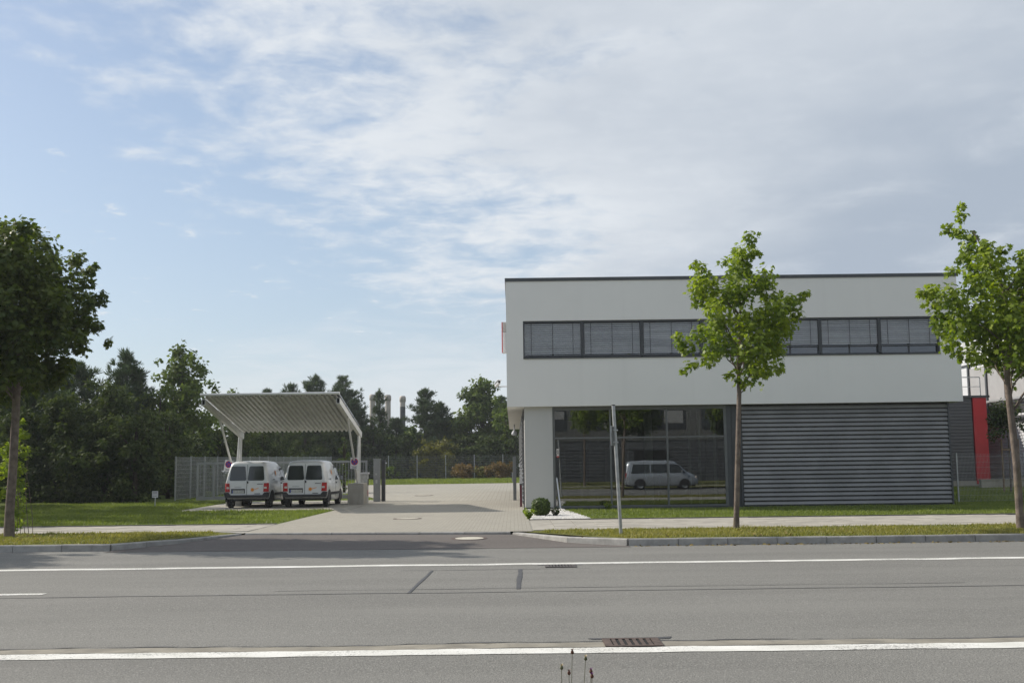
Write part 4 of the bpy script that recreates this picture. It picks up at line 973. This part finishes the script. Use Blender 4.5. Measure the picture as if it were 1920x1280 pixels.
LB = [(38, 420, 15), (12, 445, 26), (60, 455, 32), (104, 452, 20), (112, 470, 18), (0, 500, 55), (70, 515, 52), (128, 500, 22), (140, 480, 11), (150, 500, 12), (168, 528, 14), (155, 545, 22), (110, 560, 42), (40, 575, 62), (-5, 620, 62), (80, 630, 46), (160, 608, 16), (172, 634, 13), (182, 632, 9), (135, 645, 24), (60, 675, 46), (0, 695, 45),
      (-60, 560, 80), (-60, 460, 52), (-80, 650, 70), (105, 680, 22), (20, 705, 38), (70, 695, 32), (-40, 715, 45), (125, 600, 28), (90, 590, 40), (40, 520, 50), (-130, 560, 60), (140, 575, 22), (-130, 480, 50), (120, 610, 30), (165, 555, 12)]
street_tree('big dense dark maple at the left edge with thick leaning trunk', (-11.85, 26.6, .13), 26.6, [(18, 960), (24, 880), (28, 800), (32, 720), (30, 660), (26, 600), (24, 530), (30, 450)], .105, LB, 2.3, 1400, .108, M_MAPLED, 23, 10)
# sucker shoots at the foot of the left tree
g = np.random.default_rng(31); b0 = Vector((-12.0, 27.2, .13))
t = thing('leafy_shrub', b0, 'sunlit leafy shoots growing behind the left tree trunk', 'shrub')
bl = []
for px, py, r in [(35, 788, 7), (40, 812, 11), (22, 835, 11), (48, 815, 7), (45, 845, 12), (28, 870, 16), (44, 880, 11), (40, 905, 13), (25, 930, 16), (38, 955, 14), (30, 982, 12), (6, 845, 12), (2, 880, 14), (4, 920, 14), (-20, 900, 18)]:
    c = at(px, py, 27.9); bl.append((c.x, c.y+g.uniform(-.2, .2), c.z, r*27.9/FPX, .1))
part_mesh(t, 'foliage', shift(crown_mesh('foliage', bl, g, 1500, .085, MAPLE, M_MAPLE), b0), 'stuff')
st = MB()
for k in range(5): st.tube(curve_pts((-12.2+.1*k, 27.8, .05), bl[k][:3], .03, g, 5, .03), [.009, .008, .007, .005, .003], 6)
part_mesh(t, 'stems', shift(st.mesh('stems', M_BARK, False)[0], b0))

# ---- background trees
def broad_tree(name, label, px, ytop, hw, Y, mat, seed, cat='tree', group=None, zlow=.12, n=34, dens=60, leaf=.30, taper=.55, trunk=True, shape=DIA):
    g = np.random.default_rng(seed); c0 = at(px, ytop, Y); b = Vector((c0.x, Y, zg(Y))); H = c0.z-b.z; W = hw*Y/FPX
    t = thing(name, b, label, cat, group)
    bl = []
    for k in range(n):
        f = (k+.5)/n; h = zlow+(1-zlow)*f; env = math.sin(math.pi*min(1, (.18+.82*h)**.8))**taper if h < .98 else .15
        env = max(.12, (1-((h-.42)/.62)**2)) ** taper if h > .42 else ((.90 if cat != 'tree' else .70)+(.10 if cat != 'tree' else .30)*(h/.42))
        a = g.uniform(0, 6.283); rr = W*env*g.uniform(.15, .85); r = W*g.uniform(.20, .38)*(.55+.45*env)
        bl.append((b.x+rr*math.cos(a), b.y+rr*math.sin(a)*.9, b.z+H*h-r*.7, r, g.normal(0, .14)))
    for k in range(n//2):      # ragged shoots
        f = g.uniform(.35, 1); env = max(.12, 1-((f-.42)/.62)**2)**taper if f > .42 else .95
        a = g.uniform(0, 6.283); r = W*g.uniform(.07, .15); bl.append((b.x+W*env*math.cos(a), b.y+W*env*math.sin(a), b.z+H*f*1.0-r*.2, r, g.normal(.05, .14)))
    me = crown_mesh('crown', bl, g, dens*(7.5 if cat == 'bush' else 5.5), leaf*.80, shape, mat, up=.5, shell=.15)
    part_mesh(t, 'crown', shift(me, b), 'stuff')
    if trunk:
        m = MB(); m.tube([b-Vector((0, 0, .2)), b+Vector((.05, 0, H*.35)), b+Vector((0, .05, H*.9))], [.05*W+.07, .04*W+.05, .02], 8)
        for q in bl[:n:3]: m.tube(curve_pts(b+Vector((0, 0, max(.2, (q[2]-b.z)*.6))), q[:3], .06, g, 4, .05), [.05, .04, .03, .015], 5, cap=False)
        part_mesh(t, 'trunk', shift(m.mesh('trunk', M_BARKD, False)[0], b))
    return t
def pine_tree(label, px, ytop, hw, Y, seed, mat=None, group='pine trees behind the fence', low=.06, dens=1.0, open_=.0):
    g = np.random.default_rng(seed); c0 = at(px, ytop, Y); b = Vector((c0.x, Y, zg(Y))); H = c0.z-b.z; W = 1.5*hw*Y/FPX; mat = mat or M_PINE
    t = thing('pine_tree', b, label, 'tree', group)
    A, D, S = [], [], []; br = MB(); lean = g.normal(0, .15, 2)
    br.tube([b-Vector((0, 0, .2)), b+Vector((0, 0, H*.5)), b+Vector((lean[0]*.5, lean[1]*.5, H*.97))], [.045*W+.08, .03*W+.06, .02], 8)
    z = low*H
    while z < H*.985:
        f = z/H; l = W*max(.10, min(1, 1.25*(1-f)**.72)) * g.uniform(.75, 1.12); nb = int(g.integers(5, 9))
        for k in range(nb):
            a = g.uniform(0, 6.283); L = l*g.uniform(.55, 1.1); up_ = .15+.55*f+g.normal(0, .08)
            o = np.array([b.x+lean[0]*f*f*.5, b.y, b.z+z]); tip = o+np.array([math.cos(a)*L, math.sin(a)*L, L*up_])
            if k % 2 == 0: br.tube([o, (o+tip)/2-np.array([0, 0, .06*L]), tip], [.03, .022, .01], 5, cap=False)
            nt_ = max(4, int(L/.10*dens))
            for j in range(nt_):
                s = .25+.75*(j+g.random())/nt_; p = o+(tip-o)*s+g.normal(0, .10+.10*L*(1-s), 3)*np.array([1, 1, .7])
                A.append(p); D.append((tip-o)/max(L, .01)*.5+np.array([0, 0, .75])+g.normal(0, .25, 3)); S.append(.42*g.uniform(.7, 1.25)*(1.0 if s > .5 else .8))
        z += H*g.uniform(.030, .048)
    for k in range(3): A.append(np.array([b.x+lean[0]*.5, b.y, b.z+H*(.95+.02*k)])); D.append(np.array([0, 0, 1.])); S.append(.5)
    A, D, S = np.array(A), unit(np.array(D)), np.array(S); n = len(A); K = 11
    dirs = unit(D[:, None]*.85+g.normal(0, .55, (n, K, 3)).reshape(n, K, 3)) if False else unit((D[:, None]*.9+g.normal(0, .5, (n, K, 3))).reshape(-1, 3)).reshape(n, K, 3)
    side = unit(np.cross(dirs.reshape(-1, 3), g.normal(size=(n*K, 3)))).reshape(n, K, 3)*(.055*S)[:, None, None]*1.1
    P0 = A[:, None]+0*dirs; tipp = P0+dirs*S[:, None, None]
    V = np.stack([P0+dirs*S[:, None, None]*.05-side*.4, P0+dirs*S[:, None, None]*.5+side, tipp, P0+dirs*S[:, None, None]*.5-side], 2).reshape(-1, 3)
    F = np.arange(n*K*4).reshape(-1, 4); tone = np.clip(g.normal(.45, .2, n), 0, 1); rnd = np.repeat(np.clip(np.repeat(tone, K)+g.normal(0, .12, n*K), 0, 1), 4)
    part_mesh(t, 'crown', shift(fast_mesh('crown', V, F, mat, rnd=rnd), b), 'stuff')
    part_mesh(t, 'trunk', shift(br.mesh('trunk', M_BARKD, False)[0], b)); return t
BGG = 'trees behind the courtyard'
# left clump
pine_tree('dark pine rising behind the left maple crown', 55, 700, 85, 57, 41)
pine_tree('dark pine with ragged top, left of the broad bushes', 140, 684, 70, 61, 42)
pine_tree('dark pine beside the tall leafy poplar at left', 238, 668, 62, 63, 43)
broad_tree('poplar_tree', 'tall loose leafy poplar left of the carport', 345, 640, 70, 65, M_POPLAR, 44, group='poplars', zlow=.1, n=64, dens=52, leaf=.30)
for k, (px, yt, hw, Y, mt, lb) in enumerate([
    (110, 735, 80, 53, M_BUSHD, 'huge dark bush nearest the left maple trunk'), (200, 712, 85, 52, M_BUSHD, 'broad dark rounded bush in the middle of the left clump'), (255, 765, 62, 50.5, M_BUSHD, 'dark bush directly behind the small white lawn sign'),
    (318, 770, 45, 56, M_BUSHD, 'dark bush behind the first fence post'), (25, 770, 70, 54, M_BUSHD, 'dark bush behind the left maple trunk'), (-60, 730, 90, 57, M_BUSHD, 'dark bush at the very left edge'),
    (300, 722, 52, 62, M_POPLAR, 'green bushy tree at the foot of the tall poplar'), (385, 770, 42, 68, M_POPLAR, 'green bush between poplar and carport roof'),
    (352, 812, 40, 59, M_BUSHD, 'dark shrub outside the side fence, beside the poplar'), (405, 800, 45, 68, M_BUSHD, 'dark shrub outside the side fence, left of the carport strut'), (450, 790, 42, 76, M_BUSHD, 'dark shrub seen between the left carport struts'),
    (492, 795, 40, 83, M_BUSHD, 'dark shrub above the left van'), (530, 790, 40, 90, M_BUSHD, 'dark shrub above the gap between the vans'), (572, 792, 42, 97, M_BUSHD, 'dark shrub above the right van')]):
    broad_tree('bush', lb, px, yt, hw, Y, mt, 50+k, 'bush', 'bushes beyond the fence', zlow=.0, n=44, dens=75, leaf=.22, taper=.5)
# trees of the same clump just beyond the left edge, whose shade lies on the lawn
for k, (x, Y, H, W) in enumerate([(-21.2, 39.0, 8.5, 2.6), (-24.5, 36.5, 8.0, 2.6), (-23.6, 48.0, 9.0, 3.0), (-22.6, 43.5, 9.5, 2.9), (-28.5, 35.0, 8.5, 2.8)]):
    px = 960+x*FPX/Y; py = 640+236-(H-EYE)*FPX/Y
    broad_tree('broadleaf_tree', 'shade tree just beyond the left edge, number %s from the road' % ['three', 'two', 'five', 'four', 'one'][k], px, py-12, W*FPX/Y, Y, M_BUSHD, 160+k, group='shade trees left of the view', zlow=.05, n=40, dens=60, leaf=.26, taper=.5)
# behind the carport and courtyard
broad_tree('broadleaf_tree', 'pale green treetop peeping over the left of the carport roof', 445, 728, 48, 80, M_POPLAR, 70, group=BGG, n=34, dens=50, leaf=.34)
pine_tree('pine top over the middle of the carport roof', 545, 722, 38, 104, 71); pine_tree('pine top over the carport roof, left of its right corner', 592, 706, 44, 104, 72); pine_tree('tall pine right behind the right carport corner', 645, 709, 46, 106, 73)
pine_tree('pine in front of the leftmost chimney', 662, 752, 32, 104, 74); pine_tree('pine between the first two chimneys', 713, 733, 17, 108, 75); pine_tree('pine right of the third chimney', 797, 735, 40, 106, 76); pine_tree('small forked pine top left of the big poplar', 826, 758, 26, 107, 77)
broad_tree('broadleaf_tree', 'low green tree under the third chimney', 765, 800, 40, 103, M_POPLAR, 78, group=BGG, n=30, dens=40, leaf=.38)
broad_tree('broadleaf_tree', 'low rounded tree in the treeline dip left of the big poplar', 858, 800, 42, 112, M_POPLAR, 79, group=BGG, n=30, dens=40, leaf=.40)
broad_tree('poplar_tree', 'big full poplar left of the office corner', 903, 708, 60, 107, M_POPLAR, 80, group='poplars', zlow=.08, n=70, dens=42, leaf=.40, taper=.7)
broad_tree('broadleaf_tree', 'green tree partly hidden by the office corner', 950, 765, 38, 103, M_POPLAR, 81, group=BGG, n=34, dens=40, leaf=.38)
broad_tree('broadleaf_tree', 'tree behind the office seen through the side overhang gap', 1000, 780, 45, 108, M_POPLAR, 82, group=BGG, n=24, dens=36, leaf=.42)
for k, (px, yt, hw) in enumerate([(610, 800, 42), (655, 808, 42), (700, 800, 44), (742, 812, 40), (785, 826, 38), (870, 812, 42), (915, 815, 44), (960, 812, 40), (835, 832, 36)]):
    broad_tree('bush', 'dark undergrowth bush behind the far fence, number %s from the left' % ['one', 'two', 'three', 'four', 'five', 'seven', 'eight', 'nine', 'six'][k], px, yt, hw, 101.5+(k % 3)*1.2, M_BUSHD, 90+k, 'bush', 'undergrowth behind the far fence', zlow=.02, n=26, dens=40, leaf=.36, taper=.4)
broad_tree('bush', 'yellowish green bush rising over the middle of the far fence', 818, 822, 46, 100, M_YELLOW, 101, 'bush', zlow=.15, n=34, dens=46, leaf=.30, taper=.4)
broad_tree('bush', 'rust coloured clipped shrub before the far fence, left one', 873, 868, 24, 96.3, M_RUSTL, 102, 'shrub', 'rust coloured shrubs', zlow=.25, n=22, dens=110, leaf=.2, taper=.2)
broad_tree('bush', 'rust coloured clipped shrub before the far fence, next to the office', 938, 866, 28, 96.0, M_RUSTL, 103, 'shrub', 'rust coloured shrubs', zlow=.25, n=24, dens=110, leaf=.2, taper=.2)
broad_tree('bush', 'low lime green shrub between the rust coloured shrubs', 905, 872, 16, 96.5, M_YELLOW, 104, 'shrub', zlow=.1, n=14, dens=110, leaf=.2, taper=.4)
broad_tree('bush', 'low green shrub left of the yellowish bush', 725, 872, 22, 96.5, M_POPLAR, 105, 'shrub', zlow=.1, n=14, dens=110, leaf=.2, taper=.4)
broad_tree('conifer_shrub', 'slim light green conifer behind the gate', 645, 818, 11, 62, M_BOX, 106, 'shrub', zlow=.05, n=26, dens=260, leaf=.14, taper=.8)
pine_tree('pine top half hidden behind the left treetop over the carport roof', 500, 735, 36, 100, 83); pine_tree('pine behind the far fence under the right carport strut', 668, 770, 40, 109, 84); pine_tree('low pine between the second and third chimneys', 742, 790, 34, 109, 85); pine_tree('low pine in the dip beside the big poplar', 845, 790, 34, 111, 86)
pine_tree('pine top between the big poplar and the office', 940, 745, 30, 112, 87)
# chimneys
M_CHIM = plain('chimney_pale', (.40, .36, .32), .7, .1, 1, .2); M_CHIMD = plain('chimney_dark', (.05, .055, .055), .7, .1)
for px, yt, dark, lb in ((698.5, 739, 0, 'leftmost pale chimney above the pines'), (727.5, 740, 0, 'middle pale chimney above the pines'), (755, 742, 1, 'rightmost chimney with dark shaft and pale top')):
    p = at(px, yt, 165); t = thing('chimney', (p.x, 165, .7), lb, 'chimney', 'three far chimneys'); zt = p.z
    MB().tube([(p.x, 165, .5), (p.x, 165, zt-1.6 if dark else zt-2.6)], .40, 14).build('shaft', M_CHIMD if dark else M_CHIM, t)
    MB().tube([(p.x, 165, (zt-1.6 if dark else zt-2.6)), (p.x, 165, zt-.9)], .40, 14).build('top_section', M_CHIM, t)
    MB().tube([(p.x, 165, zt-.9), (p.x, 165, zt-.86), (p.x, 165, zt-.25), (p.x, 165, zt-.05), (p.x, 165, zt)], [.40, .47, .47, .38, .3], 14).build('cowl', M_CHIM, t)
# small round tree with stakes by the white siding
b = Vector((22.0, 50, zg(50))); g = np.random.default_rng(120)
t = thing('globe_tree', b, 'small round headed tree tied to wooden stakes behind the right maple trunk', 'tree')
bl = [(b.x+g.normal(0, .38), b.y+g.normal(0, .38), b.z+3.3+g.normal(0, .28), g.uniform(.25, .42), g.normal(0, .1)) for _ in range(26)]
part_mesh(t, 'crown', shift(crown_mesh('crown', bl, g, 420, .13, OVAL, M_BUSHD), b), 'stuff')
part_mesh(t, 'trunk', shift(MB().tube([b-Vector((0, 0, .1)), b+Vector((.02, 0, 1.6)), b+Vector((0, 0, 3.4))], [.05, .045, .03], 8).mesh('trunk', M_BARK, False)[0], b))
for dx in (-.35, .38):
    MB().tube([(b.x+dx, b.y-.1, b.z-.1), (b.x+dx, b.y-.1, b.z+2.35)], .045, 8).build('stake', plain('stake_wood', (.20, .14, .09), .9, .2, 8), t)
MB().box(b.x-.35, b.x+.38, b.y-.12, b.y-.08, b.z+1.85, b.z+1.93).build('cross_bar', bpy.data.materials['stake_wood'], t)
# clipped shrub by the pier
b = Vector((.80, 33.6, .13)); g = np.random.default_rng(121); t = thing('clipped_shrub', b, 'small clipped evergreen shrub in the white pebble bed', 'shrub')
n = 5200; u = unit(g.normal(size=(n, 3))); u = np.sign(u)*np.abs(u)**.72; P = np.array([b.x, b.y, b.z+.30])+u*np.array([.27, .27, .25])*(.80+.22*g.random(n))[:, None]
V, F = leaves(P, unit(u+g.normal(0, .5, (n, 3))), unit(g.normal(size=(n, 3))), .045*g.uniform(.7, 1.3, n), OVAL)
part_mesh(t, 'foliage', shift(fast_mesh('foliage', V, F, M_BOX, rnd=np.repeat(np.clip(g.normal(.45, .25, n), 0, 1), 6)), b), 'stuff')
part_mesh(t, 'stem', shift(MB().tube([b-Vector((0, 0, .05)), b+Vector((0, 0, .3))], .03, 7).mesh('stem', M_BARKD, False)[0], b))
def tuft(name, label, x, y, z, r, h, n, mat, seed, shape=OVAL, size=.09, cat='plant', group=None):
    g = np.random.default_rng(seed); b = Vector((x, y, z)); t = thing(name, b, label, cat, group)
    u = unit(g.normal(size=(n, 3)))*np.array([1, 1, 0])+np.array([0, 0, 1]); u = unit(u); s = g.random(n)
    P = np.array(b)+u*np.array([r, r, h])*s[:, None]; V, F = leaves(P, unit(g.normal(size=(n, 3))+np.array([0, 0, .6])), u, size*g.uniform(.6, 1.2, n), shape)
    part_mesh(t, 'leaves', shift(fast_mesh('leaves', V, F, mat, rnd=np.repeat(np.clip(g.normal(.5, .25, n), 0, 1), len(shape))), b), 'stuff')
    m = MB()
    for k in range(5): a = g.uniform(0, 6.28); m.tube([b, b+Vector((math.cos(a)*r*.5, math.sin(a)*r*.5, h*.8))], [.006, .003], 5)
    part_mesh(t, 'stems', shift(m.mesh('stems', M_BARKD, False)[0], b))
tuft('weed', 'tuft of green weeds at the corner of the pebble bed and driveway', .42, 32.3, .14, .22, .3, 260, M_MAPLE, 131, size=.07)
tuft('small_plant', 'low dark plant beside the clipped shrub', 1.22, 33.5, .15, .2, .25, 260, M_BUSHD, 132, size=.06)
tuft('weed', 'weeds growing along the louvred wall at its left end', 3.2, 38.6, .13, .2, .25, 160, M_MAPLE, 133, size=.06)
# fallen leaves blown along the kerb and verge
g = np.random.default_rng(150); n = 520; xs = np.concatenate([g.uniform(2.4, 13, n//2), g.normal(5.1, 1.6, n//4), g.normal(-11, 1.5, n-n//2-n//4)]); ys = np.concatenate([22.86-np.abs(g.normal(0, .10, n//2)), g.uniform(23.1, 26.5, n//4), g.uniform(23.6, 27.3, n-n//2-n//4)])
zs = np.where(ys < 22.95, .010, .17); V, F = leaves(np.stack([xs, ys, zs], 1), unit(g.normal(0, .35, (n, 3))+np.array([0, 0, 1])), unit(g.normal(size=(n, 3))), .07*g.uniform(.5, 1.1, n), MAPLE)
M_FALLEN = leafmat('fallen_leaf', (.14, .09, .03), (.30, .24, .08), .1, .8)
tag(link_mesh('fallen_leaves', fast_mesh('fallen_leaves', V, F, M_FALLEN, rnd=np.repeat(g.random(n), 12))), 'scattered dry leaves along the kerb and under the maples', 'leaves', kind='stuff')
# ---- flowering weeds on the near verge
M_STEM = plain('weed_stem', (.10, .10, .055), .8, .2, 20); M_KNAP = plain('purple_flower', (.16, .03, .17), .8, .2, 40); M_DRY = plain('dry_flower_head', (.12, .05, .035), .9, .2, 40); M_CREAM = plain('cream_flower', (.62, .50, .30), .8, .1, 40)
def flower(px, py, Y, mat, label, bend, r=.0058, branch=None):
    p = at(px, py, Y); b = Vector((p.x+bend, Y+.05, .10)); g = np.random.default_rng(int(px)); t = thing('flowering_weed', b, label, 'flower', 'flowering weeds on the near verge')
    pts = [b, b.lerp(p, .5)+Vector((bend*-.15, 0, .02)), p]; MB().tube(pts, [.0014, .0011, .0008], 6).build('stem', M_STEM, t)
    MB().tube([p-Vector((0, 0, r*.9)), p-Vector((0, 0, r*.35)), p+Vector((0, 0, r*.3)), p+Vector((0, 0, r*.9))], [r*.35, r*.85, r*.8, r*.45], 9).build('bud', M_DRY if mat is not M_CREAM else M_STEM, t)
    m = MB()
    for k in range(14):
        a = k*2*math.pi/14; d = Vector((math.cos(a)*r*.9, math.sin(a)*r*.9, r*g.uniform(.6, 1.3))); q = p+Vector((0, 0, r*.7)); s = Vector((-math.sin(a), math.cos(a), 0))*r*.16
        m.add([q-s, q+s, q+d+s*.5, q+d-s*.5], [(0, 1, 2, 3)])
    m.build('petals', mat, t)
    lf = MB(); 
    for k in range(3):
        a = b.lerp(p, .35+.18*k); d = Vector((g.normal(0, .05), g.normal(0, .03), .05)); lf.tube([a, a+d], [.002, .0008], 4)
    lf.build('twig', M_STEM, t)
flower(1073, 1222, 3.3, M_DRY, 'tallest weed with dark seed head, near edge of the road', -.05)
flower(1098, 1234, 3.3, M_CREAM, 'weed with cream head right of the tallest one', -.10)
flower(1053, 1251, 3.2, M_CREAM, 'weed with cream head left of the tallest one', -.01)
flower(1067, 1261, 3.2, M_DRY, 'weed with brown bud below the tallest one', -.02)
flower(1108, 1258, 3.2, M_KNAP, 'weed with purple flower head, upper of two', -.03)
flower(1110, 1267, 3.1, M_KNAP, 'weed with purple flower head, lower of two', -.03)
p = at(347, 1277, 3.2)
def near_plant(name, label, px, py, Y, n, ln, seed):
    g = np.random.default_rng(seed); p = at(px, py, Y); b = Vector((p.x, Y, .10)); t = thing(name, b, label, 'plant')
    m = MB()
    m.tube([b, p-Vector((0, 0, .10))], [.004, .003], 6); m.build('stem', M_STEM, t)
    V = []; A = np.array([p-Vector((0, 0, .10*g.uniform(.6, 1.5))) for _ in range(n)]); d = unit(np.stack([g.normal(0, .6, n), g.normal(0, .5, n), np.full(n, .9)], 1))
    Vv, Ff = leaves(A, unit(np.cross(d, g.normal(size=(n, 3)))), d, ln*g.uniform(.6, 1, n), OVAL*np.array([.35, 1]), .1, .15)
    part_mesh(t, 'leaf', shift(fast_mesh('leaf', Vv, Ff, M_MAPLE, rnd=np.full(len(Vv), .5)), b), 'stuff')
near_plant('weed', 'green leaf tip poking up at the lower left edge of the road', 347, 1284, 3.2, 5, .09, 141)
near_plant('grass_tuft', 'thin grass tuft poking up right of the purple flowers', 1237, 1262, 3.2, 8, .07, 142)

# ------------------------------------------------------------------ the near side of the street, seen only as reflection in the glass
OP = thing('opposite_building', (6, -38, .1), 'dark clad two storey building across the street, seen reflected in the glass front', 'building')
box('ground_floor', (-32, 46, -50, -38, 0, 4.2), M_CLAD, OP); ribwall('cladding_rib', 0, -38.0, -32, 46, .5, 3.9, .34, M_CLAD, OP, 1, .06)
box('upper_floor', (-32, 46, -50, -37.9, 4.21, 9.2), plain('grey_fibre_panel', (.13, .13, .125), .8, .06, .5), OP)
box('entrance', (12.5, 16, -37.93, -37.85, 0, 3.2), M_BLACK, OP)
for k in range(12):
    x = -30+k*6.2
    w = box('window', (x, x+4.4, -37.89, -37.80, 5.4, 7.4), M_FRAME, OP); box('pane', (x+.1, x+2.1, -37.79, -37.78, 5.5, 7.3), M_VGLASS, w); box('blind', (x+2.3, x+4.3, -37.79, -37.78, 5.5+(k % 3)*.5, 7.3), M_BEIGE, w)
sheet('near_pavement', [(-60, -6.5), (60, -6.5), (60, -3.5), (-60, -3.5)], M_BLOCK, .010, flat=.10)
V_ = thing('minibus', (7.55, 2.05, .004), 'silver minibus parked across the street, seen reflected in the glass front', 'van', rz=R(-90))
S = [(0, .38, 1.0, 1.80, .86, .68), (.06, .34, 1.0, 1.90, .92, .73), (.4, .28, 1.0, 1.95, .95, .76), (1.8, .26, 1.0, 1.97, .952, .77), (2.9, .26, 1.0, 1.95, .952, .76), (3.35, .26, 1.0, 1.86, .95, .72), (3.75, .27, 1.0, 1.55, .945, .66), (4.15, .28, 1.0, 1.22, .93, .68), (4.5, .30, .90, 1.08, .90, .66), (4.8, .34, .72, .86, .82, .62), (4.9, .4, .6, .7, .72, .55)]
lpart(V_, 'body', body_mesh(loft(S), lambda p: (p[0], p[1]+max(0, p[2]-1.0)*.14*max(0, 1-p[1]/.6), p[2])), M_SILV)
def sxv(z): return .952*.965+(.805-.952*.965)*max(0, (z-1.05)/.77)**1.25+.008
for s in (-1, 1):
    for nm, q in (('side_window', [(.35, 1.10), (1.62, 1.10), (1.62, 1.70), (.50, 1.70)]), ('side_window', [(1.70, 1.10), (2.82, 1.10), (2.82, 1.70), (1.70, 1.70)]), ('door_window', [(2.95, 1.10), (4.05, 1.10), (3.52, 1.66), (2.95, 1.70)])):
        lpart(V_, nm, MB().add([(s*sxv(b), a, b) for a, b in q], [(0, 1, 2, 3)]), M_VGLASS)
    lpart(V_, 'tail_light', MB().box(s*.83-.06, s*.83+.06, -.03, .08, .80, 1.12), M_TAIL)
    lpart(V_, 'headlight', MB().box(s*.74-.12, s*.74+.12, 4.70, 4.80, .72, .92), M_TAILW, .03)
    lpart(V_, 'side_moulding', MB().box(s*.945, s*.965, 1.3, 3.5, .50, .56), M_SILV)
    for yy in (.95, 3.95): lpart(V_, 'arch_liner', MB().prism([(yy+.40*math.cos(a), .33+.40*math.sin(a)) for a in np.linspace(-.15, math.pi+.15, 18)], 0, s*.90, s*.963), M_BUMP)
    lpart(V_, 'wing_mirror', MB().box(s*.96, s*1.14, 3.72, 3.82, 1.08, 1.30), M_SILV, .02)
lpart(V_, 'bumper', MB().box(-.9, .9, -.06, .15, .34, .62), M_SILV, .03); lpart(V_, 'rear_window', MB().add([(-.62, .01, 1.15), (.62, .01, 1.15), (.56, .09, 1.72), (-.56, .09, 1.72)], [(0, 1, 2, 3)]), M_VGLASS)
lpart(V_, 'underbody', MB().box(-.8, .8, .1, 4.7, .22, .38), M_BUMP)
wheels(V_, [(s*.83, yy) for s in (-1, 1) for yy in (.95, 3.95)], .33, .22)
src = [o for o in bpy.data.objects if o.name.startswith('maple_tree')]
for k, (i, x, y, rz, sc_, lb) in enumerate(((0, 5.5, -9, 1.2, 1.25, 'maple across the street opposite the glass front, seen only reflected'), (2, 17.5, -11, 2.5, 1.15, 'dense maple across the street behind the minibus, seen only reflected'), (1, -6.5, -9, .6, 1.1, 'maple across the street left of the entrance, seen only reflected'), (2, 9.0, -13, 4.0, 1.2, 'dense maple across the street right of the open one, seen only reflected'), (2, -1.0, -16, 5.2, 1.2, 'dense maple across the street set back near the dark building, seen only reflected'), (2, -20.2, 25.6, 1.7, 1.0, 'maple just beyond the left edge, next to the big dense one'))):
    c = copy_tree(src[i]); c.location = (x, y, .13 if y > 0 else .1); c.rotation_euler.z = rz; c.scale = (sc_,)*3; c['label'] = lb

# ------------------------------------------------------------------ light summer haze in the air
hm = bpy.data.materials.new('haze_air'); hm.use_nodes = True; hm.node_tree.nodes.clear()
ho = hm.node_tree.nodes.new('ShaderNodeOutputMaterial'); hv = hm.node_tree.nodes.new('ShaderNodeVolumePrincipled')
hv.inputs['Color'].default_value = (.86, .90, .95, 1); hv.inputs['Density'].default_value = .0004; hv.inputs['Anisotropy'].default_value = .2
hm.node_tree.links.new(hv.outputs[0], ho.inputs['Volume'])
hz = box('haze', (-400, 400, -130, 540, -1.2, 16), hm); hz['kind'] = 'stuff'; hz['label'] = 'thin pale summer haze in the air'
